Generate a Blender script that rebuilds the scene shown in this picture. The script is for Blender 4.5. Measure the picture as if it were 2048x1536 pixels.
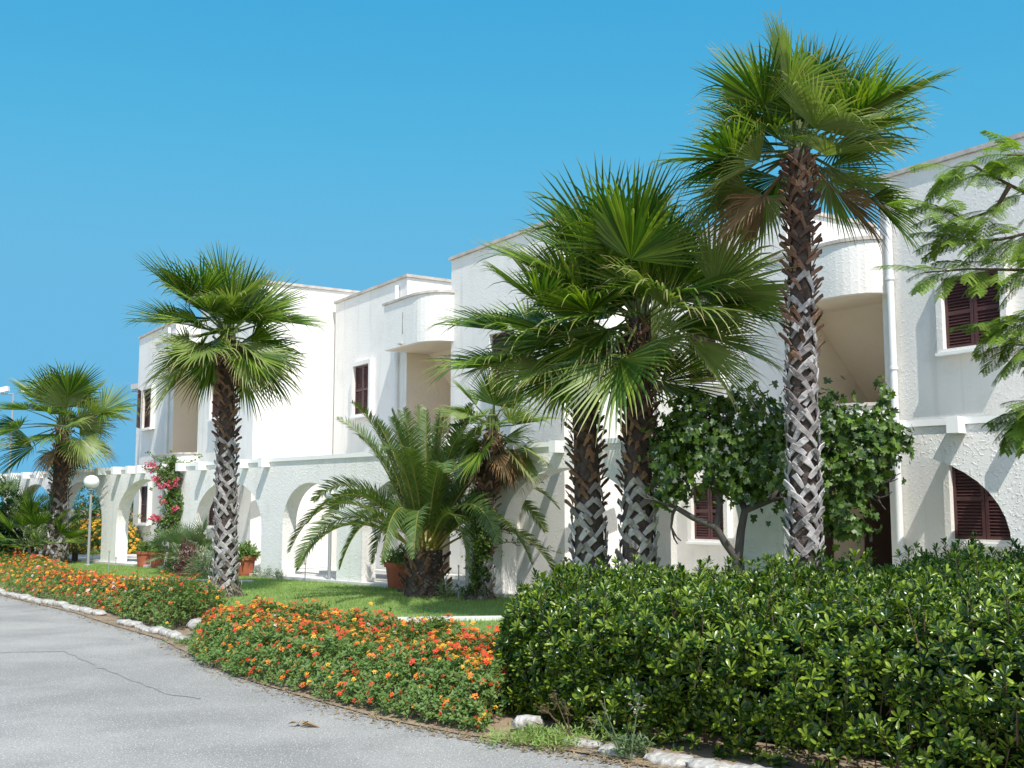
import bpy, math, random
import numpy as np
from math import sin, cos, pi, radians
for o in list(bpy.data.objects): bpy.data.objects.remove(o)
SC = bpy.context.scene
COL = SC.collection
RS = np.random.RandomState(7)
random.seed(7)

# ---------------- camera ----------------
EYE = 1.7
PITCH = math.atan((1015-768)/2200.0)
cd = bpy.data.cameras.new("camera"); cam = bpy.data.objects.new("camera", cd); COL.objects.link(cam)
cam.location = (0, 0, EYE); cam.rotation_euler = (pi/2+PITCH, 0, 0)
cd.sensor_width = 36; cd.lens = 36*2200/2048.0; cd.clip_start = .1; cd.clip_end = 2000
SC.camera = cam
# ---------------- world and sun ----------------
SUN_EL = radians(56); SUN_AZ = radians(-74)      # azimuth of the sun measured from +X
SDIR = np.array([cos(SUN_EL)*cos(SUN_AZ), cos(SUN_EL)*sin(SUN_AZ), sin(SUN_EL)])
w = bpy.data.worlds.new("World"); SC.world = w; w.use_nodes = True
nt = w.node_tree; nt.nodes.clear()
sky = nt.nodes.new('ShaderNodeTexSky'); sky.sky_type = 'NISHITA'; sky.sun_disc = False
sky.sun_elevation = SUN_EL; sky.sun_rotation = pi/2-SUN_AZ
sky.altitude = 0; sky.air_density = 1.0; sky.dust_density = .25; sky.ozone_density = 2.5
tint = nt.nodes.new('ShaderNodeMix'); tint.data_type = 'RGBA'; tint.blend_type = 'MULTIPLY'; tint.inputs[0].default_value = 1
tint.inputs[7].default_value = (.62*.134, 1.08*.134, 1.25*.134, 1)
bg = nt.nodes.new('ShaderNodeBackground'); bg.inputs[1].default_value = .105
wo = nt.nodes.new('ShaderNodeOutputWorld')
nt.links.new(sky.outputs[0], tint.inputs[6])
sep = nt.nodes.new('ShaderNodeSeparateColor'); cmb = nt.nodes.new('ShaderNodeCombineColor'); nt.links.new(tint.outputs[2], sep.inputs[0])
for i, (pw, k, mx) in enumerate(((1.5, 2.05, .150), (.55, .80, .49), (.25, .82, .78))):     # deep summer blue away from the sun
    a = nt.nodes.new('ShaderNodeMath'); a.operation = 'POWER'; a.inputs[1].default_value = pw
    c = nt.nodes.new('ShaderNodeMath'); c.operation = 'MULTIPLY'; c.inputs[1].default_value = k/.134
    e = nt.nodes.new('ShaderNodeMath'); e.operation = 'SMOOTH_MIN'; e.inputs[1].default_value = mx/.134; e.inputs[2].default_value = (.10, .12, .1)[i]/.134
    nt.links.new(sep.outputs[i], a.inputs[0]); nt.links.new(a.outputs[0], c.inputs[0]); nt.links.new(c.outputs[0], e.inputs[0]); nt.links.new(e.outputs[0], cmb.inputs[i])
# the sky on the sun's side is much paler and brighter
tcw = nt.nodes.new('ShaderNodeTexCoord'); sx = nt.nodes.new('ShaderNodeSeparateXYZ'); nt.links.new(tcw.outputs['Generated'], sx.inputs[0])
mrw = nt.nodes.new('ShaderNodeMapRange'); mrw.inputs[1].default_value = .25; mrw.inputs[2].default_value = -.45; nt.links.new(sx.outputs[1], mrw.inputs[0])
pale = nt.nodes.new('ShaderNodeMix'); pale.data_type = 'RGBA'; pale.blend_type = 'MULTIPLY'; pale.inputs[0].default_value = 1; pale.inputs[7].default_value = (2.5, 2.15, 1.85, 1); nt.links.new(sky.outputs[0], pale.inputs[6])
mxw = nt.nodes.new('ShaderNodeMix'); mxw.data_type = 'RGBA'; nt.links.new(mrw.outputs[0], mxw.inputs[0]); nt.links.new(cmb.outputs[0], mxw.inputs[6]); nt.links.new(pale.outputs[2], mxw.inputs[7])
nt.links.new(mxw.outputs[2], bg.inputs[0]); nt.links.new(bg.outputs[0], wo.inputs[0])
sl = bpy.data.lights.new("sun", 'SUN'); so = bpy.data.objects.new("sun", sl); COL.objects.link(so)
sl.energy = 4.2; sl.angle = radians(.5); sl.color = (1, .965, .9)
from mathutils import Vector
so.rotation_euler = Vector(SDIR).to_track_quat('Z', 'Y').to_euler(); so.location = (5, -10, 20)
SC.view_settings.view_transform = 'Standard'; SC.view_settings.look = 'None'
SC.view_settings.exposure = .35; SC.view_settings.gamma = 1
SC.render.engine = 'CYCLES'
try: SC.cycles.max_bounces = 8; SC.cycles.transparent_max_bounces = 8
except Exception: pass

# ---------------- helpers ----------------
def A(*a): return np.array(a, dtype=float)
def unit(v): v = np.asarray(v, float); return v/(np.linalg.norm(v)+1e-12)
Z = A(0, 0, 1)

class MB:
    """collects polygons, links them as one mesh"""
    def __init__(s): s.V = []; s.n = 0; s.F = []; s.M = []; s.T = []
    def add(s, V, F, m=0, t=None):
        V = np.asarray(V, float).reshape(-1, 3); F = np.asarray(F, int)
        s.V.append(V); s.F.append(F+s.n); s.n += len(V)
        s.M.append(np.full(len(F), m) if np.isscalar(m) else np.asarray(m))
        s.T.append(np.zeros(len(V)) if t is None else np.asarray(t, float).reshape(-1))
    def quad(s, a, b, c, d, m=0): s.add([a, b, c, d], [[0, 1, 2, 3]], m)
    def box(s, o, ax, ay, az, m=0):
        o, ax, ay, az = map(lambda q: np.asarray(q, float), (o, ax, ay, az))
        V = [o, o+ax, o+ax+ay, o+ay, o+az, o+ax+az, o+ax+ay+az, o+ay+az]
        s.add(V, [[0, 3, 2, 1], [4, 5, 6, 7], [0, 1, 5, 4], [1, 2, 6, 5], [2, 3, 7, 6], [3, 0, 4, 7]], m)
    def tube(s, pts, rad, k=6, m=0, cap=True, t=None):
        pts = np.asarray(pts, float); n = len(pts)
        rad = np.full(n, rad) if np.isscalar(rad) else np.asarray(rad)
        d = np.gradient(pts, axis=0); d /= (np.linalg.norm(d, axis=1)[:, None]+1e-9)
        ref = A(0, 0, 1) if abs(d[0][2]) < .9 else A(1, 0, 0)
        V = []
        for i in range(n):
            a = unit(np.cross(d[i], ref)); b = np.cross(d[i], a); 
            for j in range(k):
                th = 2*pi*j/k; V.append(pts[i]+rad[i]*(cos(th)*a+sin(th)*b))
            ref = b if abs(np.dot(b, d[i])) < .9 else ref
            ref = np.cross(a, d[i])
        F = [[i*k+j, i*k+(j+1) % k, (i+1)*k+(j+1) % k, (i+1)*k+j] for i in range(n-1) for j in range(k)]
        s.add(V, F, m, None if t is None else np.repeat(t, k))
        if cap and k == 4: s.add([V[-4], V[-3], V[-2], V[-1]], [[0, 1, 2, 3]], m)
        elif cap:
            s.add([V[(n-1)*k+j] for j in range(k)]+[pts[-1]], [[j, (j+1) % k, k] for j in range(k)], m)
    def lathe(s, c, prof, k=20, m=0):
        V = [[c[0]+r*cos(2*pi*j/k), c[1]+r*sin(2*pi*j/k), c[2]+z] for r, z in prof for j in range(k)]
        F = [[i*k+j, i*k+(j+1) % k, (i+1)*k+(j+1) % k, (i+1)*k+j] for i in range(len(prof)-1) for j in range(k)]
        s.add(V, F, m)
    def prism(s, poly, z0, z1, m=0):
        n = len(poly); V = [[p[0], p[1], z0] for p in poly]+[[p[0], p[1], z1] for p in poly]
        s.add(V, [[i, (i+1) % n, n+(i+1) % n, n+i] for i in range(n)], m)
        s.ngon(V[n:], m); s.ngon(V[:n][::-1], m)
    def ngon(s, V, m=0): s.add(V, [list(range(len(V)))], m)
    def build(s, name, mats, parent=None, smooth=False, attr=False):
        me = bpy.data.meshes.new(name)
        V = np.concatenate(s.V)
        if parent is not None:
            V = V-np.array(base_of(parent))
        nl = sum(f.size for f in s.F); nf = sum(len(f) for f in s.F)
        me.vertices.add(len(V)); me.vertices.foreach_set('co', V.astype(np.float32).ravel())
        me.loops.add(nl); me.polygons.add(nf)
        li = np.concatenate([f.ravel() for f in s.F]); tot = np.concatenate([np.full(len(f), f.shape[1]) for f in s.F])
        st = np.concatenate([[0], np.cumsum(tot)[:-1]])
        me.loops.foreach_set('vertex_index', li.astype(np.int32))
        me.polygons.foreach_set('loop_start', st.astype(np.int32))
        try: me.polygons.foreach_set('loop_total', tot.astype(np.int32))
        except Exception: pass
        me.polygons.foreach_set('material_index', np.concatenate(s.M).astype(np.int32))
        me.polygons.foreach_set('use_smooth', np.full(nf, bool(smooth)))
        me.update(calc_edges=True); me.validate()
        if attr:
            a = me.attributes.new('t', 'FLOAT', 'POINT'); a.data.foreach_set('value', np.concatenate(s.T).astype(np.float32))
        for m in (mats if isinstance(mats, (list, tuple)) else [mats]): me.materials.append(m)
        o = bpy.data.objects.new(name, me); COL.objects.link(o)
        if parent is not None: o.parent = parent
        return o

def base_of(o):
    while o.parent is not None: o = o.parent
    return tuple(o.location)
def tag(o, label, cat, group=None):
    o['label'] = label; o['category'] = cat
    if group: o['group'] = group
    return o
def thing(name, label, cat, loc, group=None):
    o = bpy.data.objects.new(name, None); COL.objects.link(o); o.location = tuple(float(q) for q in loc); o.empty_display_size = .2
    return tag(o, label, cat, group)
def struct(o): o['kind'] = 'structure'; return o
def copy_thing(src, loc, label=None, rz=0):
    c = src.copy(); COL.objects.link(c); c.location = loc; c.rotation_euler = (0, 0, rz)
    if label: c['label'] = label
    for ch in list(src.children):
        d = ch.copy(); COL.objects.link(d); d.parent = c
    return c

# ---------------- materials ----------------
def mat(name, col, rough=.8, var=0, vscale=6, bump=0, bscale=30, trans=0, island=0, col2=None, spec=.5, tramp=None, bdist=.01, voro=False, stain=None, tcol=None, speck=False, skew=0.0, streak=None):
    m = bpy.data.materials.new(name); m.use_nodes = True; t = m.node_tree; N = t.nodes; L = t.links
    p = N['Principled BSDF']; p.inputs['Roughness'].default_value = rough; p.inputs['Specular IOR Level'].default_value = spec
    tc = N.new('ShaderNodeTexCoord')
    cur = N.new('ShaderNodeRGB'); cur.outputs[0].default_value = (*col, 1); cur = cur.outputs[0]
    def mix(a, b, f, mode='MIX'):
        x = N.new('ShaderNodeMix'); x.data_type = 'RGBA'; x.blend_type = mode
        if isinstance(f, float) or isinstance(f, int): x.inputs[0].default_value = f
        else: L.new(f, x.inputs[0])
        L.new(a, x.inputs[6])
        if isinstance(b, tuple): x.inputs[7].default_value = (*b, 1)
        else: L.new(b, x.inputs[7])
        return x.outputs[2]
    def ramp(f, a, b):
        r = N.new('ShaderNodeMapRange'); L.new(f, r.inputs[0]); r.inputs[1].default_value = a; r.inputs[2].default_value = b; return r.outputs[0]
    if island:
        g = N.new('ShaderNodeNewGeometry'); c2 = col2 or tuple(q*.45 for q in col)
        f = ramp(g.outputs['Random Per Island'], skew, 1)
        cur = mix(cur, c2, f)
    if var:
        n = N.new('ShaderNodeTexNoise'); n.inputs['Scale'].default_value = vscale; n.inputs['Detail'].default_value = 6; L.new(tc.outputs['Object'], n.inputs['Vector'])
        hs = N.new('ShaderNodeHueSaturation'); mr = N.new('ShaderNodeMapRange'); L.new(n.outputs[0], mr.inputs[0])
        mr.inputs[1].default_value = .3; mr.inputs[2].default_value = .7; mr.inputs[3].default_value = 1-var; mr.inputs[4].default_value = 1+var
        L.new(mr.outputs[0], hs.inputs['Value']); L.new(cur, hs.inputs['Color']); cur = hs.outputs[0]
    if stain:
        n = N.new('ShaderNodeTexNoise'); n.inputs['Scale'].default_value = stain[1]; n.inputs['Detail'].default_value = 8; n.inputs['Roughness'].default_value = .65
        L.new(tc.outputs['Object'], n.inputs['Vector'])
        f = ramp(n.outputs[0], stain[2], stain[3]); cur = mix(cur, stain[0], f)
    if streak:     # rain runs and dust
        n = N.new('ShaderNodeTexNoise'); n.inputs['Scale'].default_value = 1; n.inputs['Detail'].default_value = 7; n.inputs['Roughness'].default_value = .6
        mp = N.new('ShaderNodeMapping'); mp.inputs[3].default_value = (4.5, 4.5, .35); L.new(tc.outputs['Object'], mp.inputs[0]); L.new(mp.outputs[0], n.inputs['Vector'])
        cur = mix(cur, streak, ramp(n.outputs[0], .54, 1.25))
    if speck:
        for sc_, lo, hi, c_ in ((75, .64, .70, (.75, .75, .72)), (60, .60, .74, (.14, .14, .14)), (28, .60, .8, (.36, .35, .33))):
            n = N.new('ShaderNodeTexNoise'); n.inputs['Scale'].default_value = sc_; n.inputs['Detail'].default_value = 1
            mp = N.new('ShaderNodeMapping'); mp.inputs[1].default_value = (sc_, 3, 1); L.new(tc.outputs['Object'], mp.inputs[0]); L.new(mp.outputs[0], n.inputs['Vector'])
            cur = mix(cur, c_, ramp(n.outputs[0], lo, hi))
    if tramp:   # colour along the leaf, base to tip
        a = N.new('ShaderNodeAttribute'); a.attribute_name = 't'
        f = ramp(a.outputs['Fac'], tramp[0], tramp[1]); cur = mix(cur, tramp[2], f)
    L.new(cur, p.inputs['Base Color'])
    if bump:
        b = N.new('ShaderNodeBump'); b.inputs['Strength'].default_value = bump; b.inputs['Distance'].default_value = bdist
        if voro:
            v = N.new('ShaderNodeTexNoise'); v.inputs['Scale'].default_value = bscale; v.inputs['Detail'].default_value = 3; v.inputs['Distortion'].default_value = .3
            L.new(tc.outputs['Object'], v.inputs['Vector'])
            h = ramp(v.outputs[0], .53, .64)
        else:
            v = N.new('ShaderNodeTexNoise'); v.inputs['Scale'].default_value = bscale; v.inputs['Detail'].default_value = 8; L.new(tc.outputs['Object'], v.inputs['Vector']); h = v.outputs[0]
        L.new(h, b.inputs['Height']); L.new(b.outputs[0], p.inputs['Normal'])
    if trans:
        tr = N.new('ShaderNodeBsdfTranslucent'); ms = N.new('ShaderNodeMixShader'); ms.inputs[0].default_value = trans
        tm = mix(cur, tcol or (1.3, 1.5, .5), 1.0, 'MULTIPLY'); L.new(tm, tr.inputs[0])
        L.new(p.outputs[0], ms.inputs[1]); L.new(tr.outputs[0], ms.inputs[2]); L.new(ms.outputs[0], N['Material Output'].inputs[0])
    return m

M_WALL = mat('white_stucco', (.82, .79, .74), .9, .03, .6, .26, 24, voro=True, bdist=.02, stain=((.68, .65, .59), 1.1, .5, .85), streak=(.42, .38, .32))
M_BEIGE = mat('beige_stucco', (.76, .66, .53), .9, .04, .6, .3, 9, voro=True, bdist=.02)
M_ARC = mat('rough_white_stucco', (.81, .79, .755), .9, .04, .8, .42, 24, voro=True, bdist=.02, stain=((.66, .64, .59), 1.2, .52, .85), streak=(.45, .42, .36))
M_TRIM = mat('smooth_white_paint', (.84, .84, .82), .7, .02, 3)
M_COPE = mat('limestone_coping', (.52, .47, .42), .85, .2, 3, .2, 40, stain=((.3, .26, .23), 5, .5, .8))
M_SHUT = mat('brown_shutter_paint', (.085, .032, .032), .55, .15, 4)
M_PIPE = mat('white_pipe', (.78, .79, .78), .45, .03, 2)
M_ROAD = mat('asphalt', (.26, .245, .22), .9, .12, .9, .35, 120, bdist=.004, stain=((.36, .34, .30), .45, .46, .72), speck=True)
M_TERRA = mat('terracotta', (.36, .10, .05), .8, .2, 4, .1, 30)
M_STONE = mat('white_limestone', (.50, .48, .44), .9, .3, 6, 1, 9, bdist=.06, stain=((.22, .185, .14), 8, .44, .66))
M_SOIL = mat('dry_soil', (.27, .20, .13), .95, .3, 3, .5, 30, bdist=.02)
M_PAVE = mat('pale_paving', (.62, .60, .56), .85, .06, 2, .1, 20)
M_LAWN = mat('lawn_turf', (.19, .29, .07), .95, .18, 1.3, .6, 60, bdist=.02, stain=((.20, .24, .07), 2.2, .5, .8))
M_GRASS = mat('grass_blade', (.20, .33, .07), .7, trans=.35, island=1, col2=(.30, .36, .12))
M_CORE = mat('trunk_fibre', (.075, .055, .045), .95, .4, 12, .9, 25, bdist=.03)
M_BGREY = mat('grey_leaf_base', (.44, .415, .40), .85, .3, 9, .6, 40, island=1, skew=.15, col2=(.14, .115, .11))
M_BBROWN = mat('brown_leaf_base', (.27, .15, .095), .85, .3, 9, .6, 40, island=1, col2=(.06, .034, .026))
M_ROOT = mat('palm_root_fibre', (.34, .30, .24), .95, .35, 14, .9, 30, bdist=.03, island=1, col2=(.12, .1, .07))
M_FAN = mat('fan_palm_blade', (.042, .10, .012), .42, .12, 3, trans=.30, spec=.35, island=1, skew=.2, col2=(.22, .30, .035), tramp=(.84, 1.0, (.34, .27, .13)), tcol=(1.5, 1.7, .5))
M_FANY = mat('fan_palm_blade_pale', (.16, .24, .05), .45, .12, 3, trans=.3, island=1, col2=(.24, .29, .09), tramp=(.75, 1.0, (.40, .30, .15)), tcol=(1.4, 1.5, .5))
M_DEAD = mat('dead_palm_blade', (.26, .15, .07), .8, .2, 5, trans=.15, island=1, col2=(.14, .11, .05), tcol=(1.2, 1, .7))
M_PET = mat('palm_petiole', (.09, .12, .03), .5, .2, 5)
M_PHX = mat('feather_palm_leaflet', (.06, .12, .022), .4, .1, 3, trans=.25, island=1, col2=(.13, .18, .05), tramp=(.9, 1.0, (.3, .3, .14)), tcol=(1.4, 1.6, .5))
M_PHP = mat('feather_palm_petiole', (.24, .21, .04), .5, .15, 5)
M_HEDGE = mat('glossy_hedge_leaf', (.015, .05, .005), .30, trans=.20, island=1, skew=.33, col2=(.25, .34, .03), spec=.5, tcol=(1.6, 1.8, .4))
M_HEDGED = mat('dark_hedge_leaf', (.014, .042, .006), .55, trans=.15, island=1, col2=(.035, .09, .012), spec=.2)
M_TWIG = mat('twig_bark', (.11, .07, .04), .9, .2, 10)
M_HCORE = mat('hedge_shade_core', (.010, .018, .006), 1.0, spec=0.0)  # shade deep inside the hedges, put into a near-black colour
M_LANT = mat('lantana_leaf', (.10, .175, .03), .55, trans=.25, island=1, col2=(.14, .22, .05), tcol=(1.5, 1.6, .5))
M_FO = mat('orange_petal', (.72, .14, .015), .6, trans=.2, island=1, col2=(.78, .27, .02), tcol=(1.1, 1, .8))
M_FR = mat('red_petal', (.60, .03, .015), .6, trans=.2, island=1, col2=(.68, .085, .02), tcol=(1.1, 1, .8))
M_FY = mat('yellow_petal', (.80, .42, .03), .6, trans=.2, tcol=(1.1, 1, .8))
M_FW = mat('pale_pink_petal', (.75, .55, .52), .6, trans=.2, tcol=(1.1, 1, .9))
M_MAG = mat('magenta_bract', (.60, .07, .13), .6, trans=.25, island=1, col2=(.65, .2, .25), tcol=(1.1, 1, .9))
M_FIG = mat('fig_leaf', (.022, .058, .008), .45, trans=.25, island=1, skew=.2, col2=(.13, .22, .026), tcol=(1.6, 1.8, .4))
M_FEA = mat('feathery_leaflet', (.15, .25, .035), .55, trans=.40, spec=.3, island=1, col2=(.25, .34, .06), tcol=(1.4, 1.5, .5))
M_BARK = mat('grey_smooth_bark', (.075, .065, .055), .85, .25, 8, .4, 30)
M_METAL = mat('grey_metal', (.30, .31, .32), .45, .05, 5)
M_GLOBE = mat('opal_globe', (.82, .83, .82), .3)
M_PURP = mat('purple_leaf', (.10, .028, .04), .45, trans=.2, island=1, col2=(.16, .06, .05), tcol=(1.3, .8, .8))
M_DOOR = mat('dark_door', (.05, .028, .022), .5, .1, 4)
M_DRY = mat('dry_litter', (.34, .25, .13), .9, .3, 10, island=1, col2=(.18, .12, .06))
M_BLUEG = mat('grey_green_fan_blade', (.12, .19, .08), .5, trans=.25, island=1, col2=(.20, .26, .12), tramp=(.85, 1.0, (.4, .36, .2)), tcol=(1.2, 1.3, .7))

# ---------------- plan of the place ----------------
ND = A(-.5434, .8395)      # house fronts run this way (to the left and away)
ED = A(.8395, .5434)       # into the houses
AP = A(-.189, 20.09); AD = A(-.6976, .7165); AN = A(.7165, .6976)   # arcade line, direction, inward normal
def arc(s, dep=0, z=0): q = AP-AD*s+AN*dep; return A(q[0], q[1], z)

# ground -------------------------------------------------------------
def sheet(name, poly, z, m, parent=None):
    b = MB(); b.ngon([[p[0], p[1], z] for p in poly]); return struct(b.build(name, m))
sheet('ground', [(-600, -200), (600, -200), (600, 900), (-600, 900)], -.03, M_SOIL)
EDGE = [(-60, 110), (-34, 62), (-18.5, 36), (-13.4, 27), (-10.25, 22.2), (-8.6, 20.1), (-7.0, 18.1), (-5.85, 16.4), (-4.5, 14.55), (-3.65, 13.0), (-2.75, 11.4), (-1.8, 10.15), (-1.0, 9.15), (-.35, 8.55), (.22, 8.15), (.75, 7.72), (1.2, 7.2), (2.2, 6.2), (3.6, 4.7), (6, 2), (9, -2), (14, -9)]
road_poly = EDGE+[(14, -60), (-140, -60), (-140, 110)]
sheet('road', road_poly, 0.0, M_ROAD)
off = lambda pts, d: [tuple(A(*p)+d*unit(A(.76, .65))) for p in pts]
garden = off(EDGE, -.06)+[(40, -9), (60, 60), (-20, 140), (-50, 112)]
sheet('garden_soil', garden, .012, M_SOIL)
lawn = [(-11.2, 24.6), (-9.0, 22.3), (-5.0, 17.6), (-3.2, 14.9), (-1.6, 12.8), (.8, 11.9), (2.5, 12), (6.5, 11.5), (8.0, 13.1), (5.5, 15.1), (2.2, 18.3), (-.5, 20.35), (-4.1, 24.0), (-5.2, 25.0), (-8, 27.9), (-11.2, 31.2), (-14, 33.9), (-17, 34.5), (-19, 33), (-16, 29)]
lz = .10
b = MB()
n = len(lawn); b.ngon([[p[0], p[1], lz] for p in lawn]); 
b.add([[p[0], p[1], lz] for p in lawn]+[[p[0], p[1], 0] for p in lawn], [[i, (i+1) % n, n+(i+1) % n, n+i] for i in range(n)])
struct(b.build('lawn', M_LAWN))
def inside(x, y, poly):
    c = np.zeros(len(x), bool); n = len(poly)
    for i in range(n):
        x0, y0 = poly[i]; x1, y1 = poly[(i+1) % n]
        if y0 == y1: continue
        c ^= ((y0 > y) != (y1 > y)) & (x < (x1-x0)*(y-y0)/(y1-y0)+x0)
    return c
def blades(name, poly, z, count, h, m, label=None, seed=1, wd=.006):
    r = np.random.RandomState(seed); P = np.array(poly)
    x = r.uniform(P[:, 0].min(), P[:, 0].max(), count*3); y = r.uniform(P[:, 1].min(), P[:, 1].max(), count*3)
    k = inside(x, y, poly); x, y = x[k][:count], y[k][:count]; n = len(x)
    a = r.uniform(0, 2*pi, n); hh = h*r.uniform(.5, 1.3, n); lx = r.normal(0, .35, n)*hh; ly = r.normal(0, .35, n)*hh
    V = np.zeros((n, 3, 3)); V[:, 0] = np.c_[x-wd*np.cos(a), y-wd*np.sin(a), np.full(n, z)]; V[:, 1] = np.c_[x+wd*np.cos(a), y+wd*np.sin(a), np.full(n, z)]; V[:, 2] = np.c_[x+lx, y+ly, z+hh]
    b = MB(); b.add(V.reshape(-1, 3), np.arange(n*3).reshape(-1, 3)); o = b.build(name, m); o['kind'] = 'stuff'
    o['label'] = label; o['category'] = 'grass'; return o
blades('lawn_grass', lawn, lz, 110000, .045, M_GRASS, 'short mown green grass covering the lawn')
# walkway under the arcade
wk = [arc(-25, -.05)[:2], arc(14, -.05)[:2], arc(14, 7)[:2], arc(-25, 7)[:2]]
b = MB(); b.prism(wk, -.02, .16); struct(b.build('walkway', M_PAVE))
# two low pale edging strips in the lawn
def strip(name, pts, wd, z0, z1, m):
    b = MB()
    for i in range(len(pts)-1):
        p, q = A(*pts[i]), A(*pts[i+1]); d = unit(q-p); nn = A(-d[1], d[0])*wd/2
        b.prism([p-nn, q-nn, q+nn, p+nn], z0, z1)
    return b.build(name, m)
tag(strip('edging_strip', [(-3.1, 15.35), (-1.9, 15.85), (.6, 16.2), (2.6, 16.2)], .22, .05, .145, M_PAVE), 'pale concrete edging strip between the lawn and the near orange flowers', 'edging')
tag(strip('edging_strip', [(-10.4, 24.9), (-8.2, 24.7), (-5.6, 24.1)], .10, .05, .14, M_PAVE), 'thin pale edging strip crossing the far lawn behind the flower shrub', 'edging')
# cracks in the road
b = MB()
def ribbon(b, pts, w0, z):
    pts = np.array(pts, float); N_ = 40; tt = np.linspace(0, len(pts)-1, N_); q = np.c_[np.interp(tt, range(len(pts)), pts[:, 0]), np.interp(tt, range(len(pts)), pts[:, 1])]
    q += RS.normal(0, .012, q.shape); d = np.gradient(q, axis=0); d /= np.linalg.norm(d, axis=1)[:, None]; nn = np.c_[-d[:, 1], d[:, 0]]; ww = w0*RS.uniform(.5, 1.3, N_)[:, None]
    V = np.r_[np.c_[q-nn*ww, np.full(N_, z)], np.c_[q+nn*ww, np.full(N_, z)]]
    b.add(V, [[i, i+1, N_+i+1, N_+i] for i in range(N_-1)])
def gr(px, py):
    k = (768-py)/2200; t = -EYE/(k*cos(PITCH)+sin(PITCH)); return ((px-1024)/2200*t, t*(cos(PITCH)-k*sin(PITCH)))
ribbon(b, [gr(-60, 1307), gr(60, 1304), gr(130, 1303), gr(165, 1318), gr(200, 1336), gr(270, 1362), gr(345, 1390), gr(400, 1397)], .017, .004)
#ribbon(b, [gr(-60, 1345), gr(60, 1342), gr(140, 1338), gr(195, 1335)], .012, .004)
M_CRK = mat('worn_asphalt_seam', (.262, .249, .225), .95, .2, 8)
struct(b.build('road_seam', M_CRK))
# dry litter along the verge
b = MB(); r = np.random.RandomState(5); E2 = np.array(EDGE[3:19])
for k in range(6500):
    t = r.uniform(0, len(E2)-1.001); i = int(t); p = E2[i]*(1-t+i)+E2[i+1]*(t-i); p = p+unit(A(.76, .65))*r.normal(-.03, .11)
    a = r.uniform(0, 2*pi); L = r.uniform(.008, .03); u = A(cos(a), sin(a), r.uniform(-.2, .4))*L; v = A(-sin(a), cos(a), 0)*L*.35; c = A(p[0], p[1], .012)
    b.quad(c-u-v, c+u-v*.3, c+u+v*.3, c-u+v)
o = b.build('leaf_litter', M_DRY); o['kind'] = 'stuff'; o['label'] = 'dry brown leaf litter along the edge of the road'; o['category'] = 'leaf litter'

# ---------------- houses ----------------
def louvre_shutter(P, u0, u1, z0, z1, dep, parent):
    """two shutter leaves in the plane at depth dep; P(u,dep,z) -> point"""
    mid = (u0+u1)/2
    for a, c in ((u0, mid-.006), (mid+.006, u1)):
        b = MB(); fw = .05
        def bx(ua, ub, za, zb, d0, d1):
            o = P(ua, d0, za); b.box(o, P(ub, d0, za)-o, P(ua, d1, za)-o, P(ua, d0, zb)-o)
        bx(a, a+fw, z0, z1, dep-.03, dep+.01); bx(c-fw, c, z0, z1, dep-.03, dep+.01)
        bx(a+fw, c-fw, z0, z0+fw, dep-.03, dep+.01); bx(a+fw, c-fw, z1-fw, z1, dep-.03, dep+.01)
        zm = (z0+z1)/2; bx(a+fw, c-fw, zm-.03, zm+.03, dep-.03, dep+.01)
        n = int((z1-z0)/.045)
        for i in range(1, n):
            z = z0+i*(z1-z0)/n
            if abs(z-zm) < .05 or z < z0+fw+.02 or z > z1-fw-.02: continue
            o = P(a+fw, dep-.024, z-.016); b.box(o, P(c-fw, dep-.024, z-.016)-o, P(a+fw, dep+.005, z+.012)-o, A(0, 0, .008))
        o = P(a+fw, dep+.012, z0); b.quad(o, P(c-fw, dep+.012, z0), P(c-fw, dep+.012, z1), P(a+fw, dep+.012, z1))
        b.build('shutter', M_SHUT, parent)
def window(P, u0, u1, z0, z1, root, p=.14, bw=.10):
    """u0..u1, z0..z1 is the clear opening; a plaster box stands p proud of the wall round it"""
    b = MB(); ou0, ou1, oz0, oz1 = u0-bw, u1+bw, z0-.07, z1+bw
    def pc(ua, ub, za, zb, d0=-p, d1=-.002):
        o = P(ua, d0, za); b.box(o, P(ub, d0, za)-o, P(ua, d1, za)-o, P(ua, d0, zb)-o)
    pc(ou0, u0, oz0, oz1); pc(u1, ou1, oz0, oz1); pc(u0, u1, z1, oz1); pc(u0, u1, oz0, z0)
    o = b.build('window', M_WALL, root)
    bs = MB(); q = P(ou0-.02, -p-.03, z0-.09); bs.box(q, P(ou1+.02, -p-.03, z0-.09)-q, P(ou0-.02, -p+.05, z0-.09)-q, A(0, 0, .045)); bs.build('sill', M_TRIM, o)
    louvre_shutter(P, u0, u1, z0+.001, z1-.001, -.03, o)
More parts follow.
